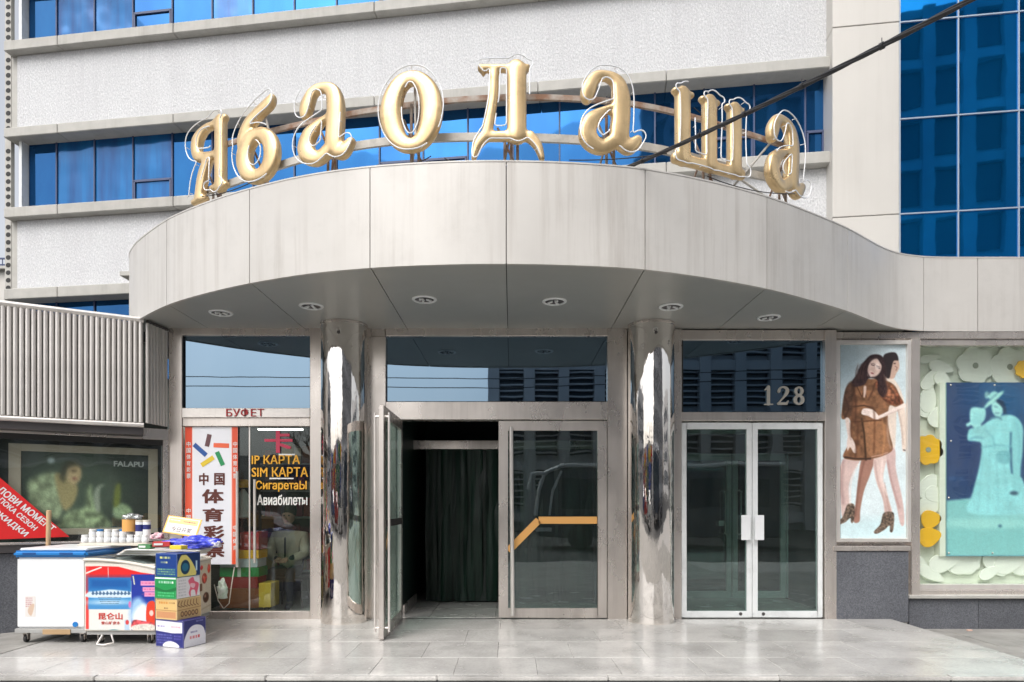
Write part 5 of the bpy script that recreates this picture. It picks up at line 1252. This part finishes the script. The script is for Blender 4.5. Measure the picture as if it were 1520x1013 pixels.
# rumpled blue bag
def blob(name, label, cat, c, rx, ry, rz_, mat, n=3, amp=.25, rotz=0, sc=9):
    bm = bmesh.new(); bmesh.ops.create_icosphere(bm, subdivisions=4, radius=1)
    from mathutils import noise as nz_
    for v_ in bm.verts:
        q = v_.co.copy(); f = 1+amp*nz_.noise(q*2.2+Vector(c)*3)+amp*.6*abs(nz_.noise(q*5+Vector(c)))
        v_.co = Vector((q.x*rx*f, q.y*ry*f, q.z*rz_*f)) @ Matrix.Rotation(rotz, 3, 'Z')
        if v_.co.z < -rz_*.55: v_.co.z = -rz_*.55
        v_.co += Vector(c)
    me = bpy.data.meshes.new(name); bm.to_mesh(me); bm.free(); me.materials.append(mat); me.polygons.foreach_set('use_smooth', [True]*len(me.polygons))
    o = link_mesh(name, me); return props(o, label, cat)
blob('plastic_bag', 'crumpled bright blue plastic bag on the papers in front of the small placard', 'bag', (-3.28,-1.08,.955), .24, .13, .075, mk('blue_bag', (.02,.04,.55), .22, spec=.8, col2=(.10,.12,.72), vs=14), amp=.5)
blob('plastic_bag', 'small white crumpled bag at the right end of the blue bag', 'bag', (-3.04,-1.10,.945), .05, .05, .04, mk('white_bag', (.62,.60,.66), .3), amp=.5)
pl = thing('placard', 'small tilted placard with an orange edge and Chinese writing leaning behind the blue bag', 'sign', (-3.33,-.98,.96))
TLp = P(250,765,7.02); TR = P(300,772,7.02); BL = P(241,790,6.95); n_ = (TR-TLp).cross(BL-TLp).normalized()
if n_.y > 0: n_ = -n_
m = MB(); m.prism([TLp, TR, TR+(BL-TLp)*1.05, BL], -n_*.008); m.build('board', ink('orange',236,176,70), pl)
v = Print(0,0,100,55,100,(240,226,196)); v.rect(4,4,96,22,(240,190,110)); v.rect(6,24,94,52,(240,236,230)); v.scrib(8,8,40,15,(236,240,240),1,1,3); v.scrib(50,9,90,17,(150,70,50),1,1,4)
v.build('face_print', TLp+(TR-TLp)*.04+(BL-TLp)*.05+n_*.002, (TR-TLp)*.92, (BL-TLp)*.90, pl)
uu = (TR-TLp).normalized(); text_mb('今日开奖', TLp+(TR-TLp)*.22+(BL-TLp)*.88+n_*.003, uu, uu.cross(n_)*(1 if uu.cross(n_).z > 0 else -1), .21, .055, .0006, .01).build('lettering', ink('greybrown',120,110,110), pl)
if True:
    wst = thing('wooden_pole', 'pale wooden pole standing behind the white freezer', 'pole', P(71,815,7.45))
    m = MB(); m.tube([P(71,835,7.25), P(72.5,758,7.2)], [.021,.024], 10); m.build('pole_shaft', M['wood'], wst, smooth=True)
# furled umbrella in the window and glass tube of the cable
um = thing('furled_umbrella', 'grey folded sun umbrella standing behind the glass of the left window', 'umbrella', Wp(.22,-.3,.9))
c = Wp(.30,-.28,0); m = MB(); n = 20; vs = []
for j, (r, z) in enumerate(((.012,1.74),(.03,1.66),(.06,1.40),(.085,1.1),(.10,.97))):
    for k in range(n): a = 2*math.pi*k/n; q = r*(1+.22*math.cos(a*8)); vs.append((c.x+q*math.cos(a), c.y+q*math.sin(a), z))
m.add(vs, [(j*n+k, j*n+(k+1)%n, (j+1)*n+(k+1)%n, (j+1)*n+k) for j in range(4) for k in range(n)]); m.build('canopy_cloth', flat('grey_cloth', (.10,.11,.11), .7), um, smooth=True)
m = MB(); m.lathe([(.0,0),(.018,.012),(.018,.03),(0,.04)], (c.x,c.y,1.745), 12); m.build('finial', M['paper'], um, smooth=True)

# ================================================================== OVERHEAD CABLE
cb = thing('overhead_cable', 'thick black bundle of cables slanting down from the upper right in front of the letters', 'cable', P(930,248,6.0))
A, B = P(905,260,6.3), P(1650,-112,3.2)
for k in range(4):
    m = MB(); pts = []; n = 60
    for i in range(n+1):
        t = i/n; p = A.lerp(B, t)+Vector((0,0,-.05*4*t*(1-t))); a = k*math.pi/2+t*26; pts.append(p+Vector((0,math.cos(a),math.sin(a)))*(.0095))
    m.tube(pts, .009, 8); m.build('strand', M['cable'], cb, smooth=True)
for t in (.12,.3,.42,.55,.7,.85):
    p = A.lerp(B, t)+Vector((0,0,-.05*4*t*(1-t))); u_ = (B-A).normalized(); m = MB(); m.tube([p-u_*.012, p+u_*.012], .021, 10); m.tube([p, p+Vector((0,.0,.05))], .003, 4); m.build('cable_tie', M['cable'], cb)
# plastic film, a pink packet, a mains cord and a limp green bag around the freezers
blob('plastic_film', 'crumpled clear plastic film lying over the tan tape roll', 'film', P(196,768,7.1), .085, .06, .035, glass('film', (.85,.87,.88), .25, .8, dirt=.25), amp=.6)
blob('packet', 'pink crumpled packet between the tins and the blue bag', 'packet', P(234,797,7.05), .06, .05, .04, mk('pink_packet', (.62,.22,.30), .4, col2=(.75,.65,.66), vs=20), amp=.5)
t = thing('power_cord', 'thin pale cord sagging between the freezer and the buffet door', 'cord', P(320,890,7.8))
m = MB(); m.tube([Vector((P(*a).x, P(*a).y, P(*a).z)) for a in ((318,868,7.75),(324,892,7.75),(332,904,7.8),(340,896,7.85),(344,866,7.93),(348,842,7.95))], .006, 6); m.build('cord', M['cream_plastic'], t, smooth=True)
blob('plastic_bag', 'limp pale green plastic bag hanging at the back corner of the glass topped freezer', 'bag', P(330,880,7.75), .05, .04, .12, mk('green_bag', (.45,.60,.45), .3, col2=(.7,.74,.7), vs=20), amp=.6)
for i, (px, py, d_, w_, h_, c, lab) in enumerate(((238,812,6.75,.16,.05,(190,60,60),'flat red snack box on the papers under the blue bag'),(214,815,6.8,.13,.045,(60,120,70),'small green snack box on the papers left of the blue bag'),(262,816,6.6,.14,.04,(226,200,60),'yellow snack packet at the front edge of the papers'))):
    t = thing('snack_box', lab, 'box', P(px,py,d_)); m = MB(); a = .3-.3*i; m.obox(P(px,py,d_)+Vector((-w_/2,0,0)), Vector((w_*math.cos(a),w_*math.sin(a),0)), Vector((-.09*math.sin(a),.09*math.cos(a),0)), (0,0,h_)); m.build('box_body', ink('snack%d' % i, *c), t, bevel=.004)
    m = MB(); m.obox(P(px,py,d_)+Vector((-w_*.4,-.004,h_*.3)), Vector((w_*.5*math.cos(a),w_*.5*math.sin(a),0)), Vector((0,.004,0)), (0,0,h_*.4)); m.build('label_patch', M['paper'], t)
# stray litter on the pavement at the right
props(MB().obox(P(1437,937,7.5)+Vector((0,0,.0)), (.05,0,0), (0,.03,0), (0,0,.012)).build('paper_scrap', flat('pink_scrap', (.62,.40,.32), .8)), 'tiny pinkish paper scrap on the pavement under the display window', 'litter')

# ================================================================== FAR BUILDING AT THE LEFT EDGE
fb = thing('distant_building', 'pale distant building with a railed roof at the left edge of the picture', 'building', (-32,35,0))
D_ = 43
m = MB(); m.box(-60, X(26,D_), 35, 45, -.3, Z(402,D_)); m.build('wall', M['beige'], fb)
m = MB(); m.box(-60, X(27,D_)+.2, 34.6, 45, Z(402,D_), Z(398,D_)); m.build('roof', M['ledge'], fb)
for k in range(14):
    m = MB(); x = X(24,D_)-k*.4; m.tube([(x,34.9,Z(398,D_)), (x,34.9,Z(384,D_))], .03, 5); m.build('railing_post', M['mullion_blue'], fb)
m = MB(); m.box(-60, X(25,D_), 34.85, 34.95, Z(386,D_), Z(384,D_)); m.box(-60, X(25,D_), 35.5, 35.6, Z(397,D_), Z(388,D_)); m.build('railing', M['mullion_blue'], fb)

# ================================================================== ACROSS THE STREET (seen in the glass and the steel)
op = thing('street_building', 'grey building with louvred bays across the street, mirrored in the entrance glass', 'building', (16,-36,0), 0)
og = flat('opposite_wall', (.55,.55,.56), .8, var=.15, vs=.5); ow = flat('opposite_window', (.03,.045,.06), .2)
m = MB(); m.box(-1.5, 40, -48, -36.4, -.3, 34); m.build('wall', og, op)
m = MB(); w2 = MB(); w3 = MB()
for i in range(18):
    x = -1.2+i*2.3; m.box(x-.35, x+.35, -36.4, -35.7, -.3, 34)
    for j in range(10):
        z = 1+j*3.3; w2.box(x+.4, x+1.9, -36.38, -36.3, z+.3, z+2.7)
        for k in range(6 if z < 12 else 0): w3.box(x+.35, x+1.95, -36.2, -35.95, z+.4+k*.4, z+.5+k*.4)
for j in range(11): m.box(-1.5, 40, -36.4, -35.85, .3+j*3.3, .9+j*3.3)
m.build('facade_grid', og, op, kind='stuff'); w2.build('window', ow, op, kind='stuff'); w3.build('louvre', og, op, kind='stuff')
def coach(x0, y0, lab):
    t = thing('parked_coach', lab, 'bus', (x0+4, y0-1.2, -.26))
    m = MB(); pr_ = [(x0,.5),(x0-.1,1.2),(x0+.15,2.5),(x0+.6,2.95),(x0+9,3.0),(x0+9,.35),(x0+.2,.35)]
    m.prism([(x,y0,z-.2) for x,z in pr_], (0,-2.4,0)); m.build('body', flat('coach_body', (.07,.08,.10), .3), t, bevel=.05)
    m = MB(); m.tube([(x0-.05,y0+.03,1.0),(x0+.05,y0+.03,1.9),(x0+.3,y0+.03,2.5),(x0+.9,y0+.03,2.78),(x0+9,y0+.03,2.84)], .075, 8); m.tube([(x0+.5,y0+.03,1.0),(x0+.62,y0+.03,1.9),(x0+.9,y0+.03,2.6)], .045, 8); m.build('white_trim', flat('coach_white', (.70,.70,.70), .3), t)
    m = MB(); m.box(x0-.05, x0+.55, y0+.01, y0+.05, .38, .55); m.build('headlight', M['white_paint'], t, bevel=.01)
    for k in range(5):
        m = MB(); a = x0+.9+k*1.55; m.box(a, a+1.42, y0, y0+.02, 1.25, 2.3); m.build('window', ow, t)
    for a in (x0+1.6, x0+7.2): m = MB(); m.lathe([(.48,0),(.48,.05),(.3,.07)], (a, y0-.02, .22), 20, axis='Y'); m.build('wheel', M['rubber'], t)
    m = MB(); m.tube([(x0+.4,y0+.0,2.5),(x0-.2,y0+.3,2.45),(x0-.35,y0+.3,1.9)], .07, 8); m.build('mirror', flat('coach_white', (.66,.66,.66)), t)
coach(.9, -16.5, 'white coach parked across the street, mirrored in the doors')
def car(x, y, c, lab):
    t = thing('parked_car', lab, 'car', (x, y, -.26)); pr_ = [(0,.25),(-.02,.6),(.15,.78),(.95,.88),(1.5,1.38),(2.9,1.42),(3.6,.95),(4.3,.85),(4.35,.3)]
    m = MB(); m.prism([(x+a, y, z-.26) for a, z in pr_], (0,-1.7,0)); m.build('body', flat('car%d' % c[0], srgb(*c), .2, coat=.5), t, bevel=.06, seg=2)
    for a, b in ((1.15,2.1),(2.2,3.1)): m = MB(); m.prism([(x+a,y+.01,.66),(x+a+.35,y+.01,1.08),(x+b,y+.01,1.08),(x+b,y+.01,.66)], (0,.01,0)); m.build('window', ow, t)
    for a in (.85, 3.45): m = MB(); m.lathe([(.31,-.05),(.31,.03),(.2,.05)], (x+a, y, .05), 18, axis='Y'); m.build('wheel', M['rubber'], t)
for x, y, c, lab in ((-11,-13.2,(150,30,30),'red car parked across the road to the left'),(-5.6,-13.4,(210,210,205),'pale car parked across the road'),(-16.5,-13.3,(40,60,110),'blue car parked far left across the road'),(11,-13.5,(60,60,66),'dark car parked to the right across the road')): car(x, y, c, lab)
for x0_, x1_, hh_, lab in ((-110,-72,17,'tall block far along the street to the left'),(80,110,16,'tall block far along the street to the right')):
    t = thing('tower_block', lab, 'building', ((x0_+x1_)/2,-30,-.26)); m = MB(); m.box(x0_,x1_,-60,-18,-.3,hh_); m.build('wall', og, t); m = MB()
    for i in range(12):
        for j in range(4):
            y = -58+i*3.2; z = 1+j*3.5; m.box(*((x1_,x1_+.05) if x0_ < 0 else (x0_-.05,x0_)), y, y+2.6, z, z+2)
    m.build('window', ow, t, kind='stuff')
shp = thing('street_shops', 'row of low shops with coloured signs across the street to the left', 'shops', (-16,-27,-.26))
m = MB(); m.box(-40, -2.2, -34, -27, -.26, 3.9); m.build('wall', og, shp)
cs = [(196,40,36),(226,180,50),(40,110,70),(50,80,160),(220,220,220),(170,70,120),(230,120,40)]
for i in range(14):
    x = -2.6-i*2.4; m = MB(); m.box(x-2.2, x, -26.95, -26.8, 2.6, 3.5); m.build('sign_board', ink('sb%d' % (i % 7), *cs[i % 7]), shp)
    m = MB(); m.box(x-2.1, x-.1, -26.98, -26.93, 0, 2.4); m.build('window', (ow, ink('sb%d' % ((i*3) % 7), *cs[(i*3) % 7]))[i % 2], shp)
tr = [(-7.6,-19),(-3.6,-21),(-14,-20)]
for i, (x, y) in enumerate(tr):
    t = thing('bare_tree', ['bare street tree across the road behind the camera','second bare street tree across the road','third bare street tree farther along the road'][i], 'tree', (x,y,-.26))
    m = MB(); m.tube([(x,y,-.26),(x+.1,y,1.4),(x,y+.1,2.4)], [.15,.11,.08], 8); m.build('trunk', M['rust'], t)
    m = MB()
    def branch(p, dr, L_, r, dep):
        q = p+dr*L_; m.tube([p, q], [r, r*.6], 4, cap=False)
        if dep: 
            for _ in range(3): branch(q, (dr+Vector((random.uniform(-.7,.7),random.uniform(-.7,.7),random.uniform(-.2,.5)))).normalized(), L_*.68, r*.55, dep-1)
    for _ in range(5): branch(Vector((x,y+.1,2.3)), Vector((random.uniform(-.6,.6),random.uniform(-.6,.6),1)).normalized(), 1.0, .05, 3)
    m.build('crown', M['rust'], t)
wr = thing('street_wires', 'thin black wires strung across the street, mirrored in the upper glass', 'wires', (-10,-14,7))
for z in (5.2, 5.5):
    m = MB(); m.tube([(-30,-14,z+.8),(-15,-14,z+.1),(0,-14,z),(15,-14,z+.5)], .015, 5); m.build('wire', M['cable'], wr)
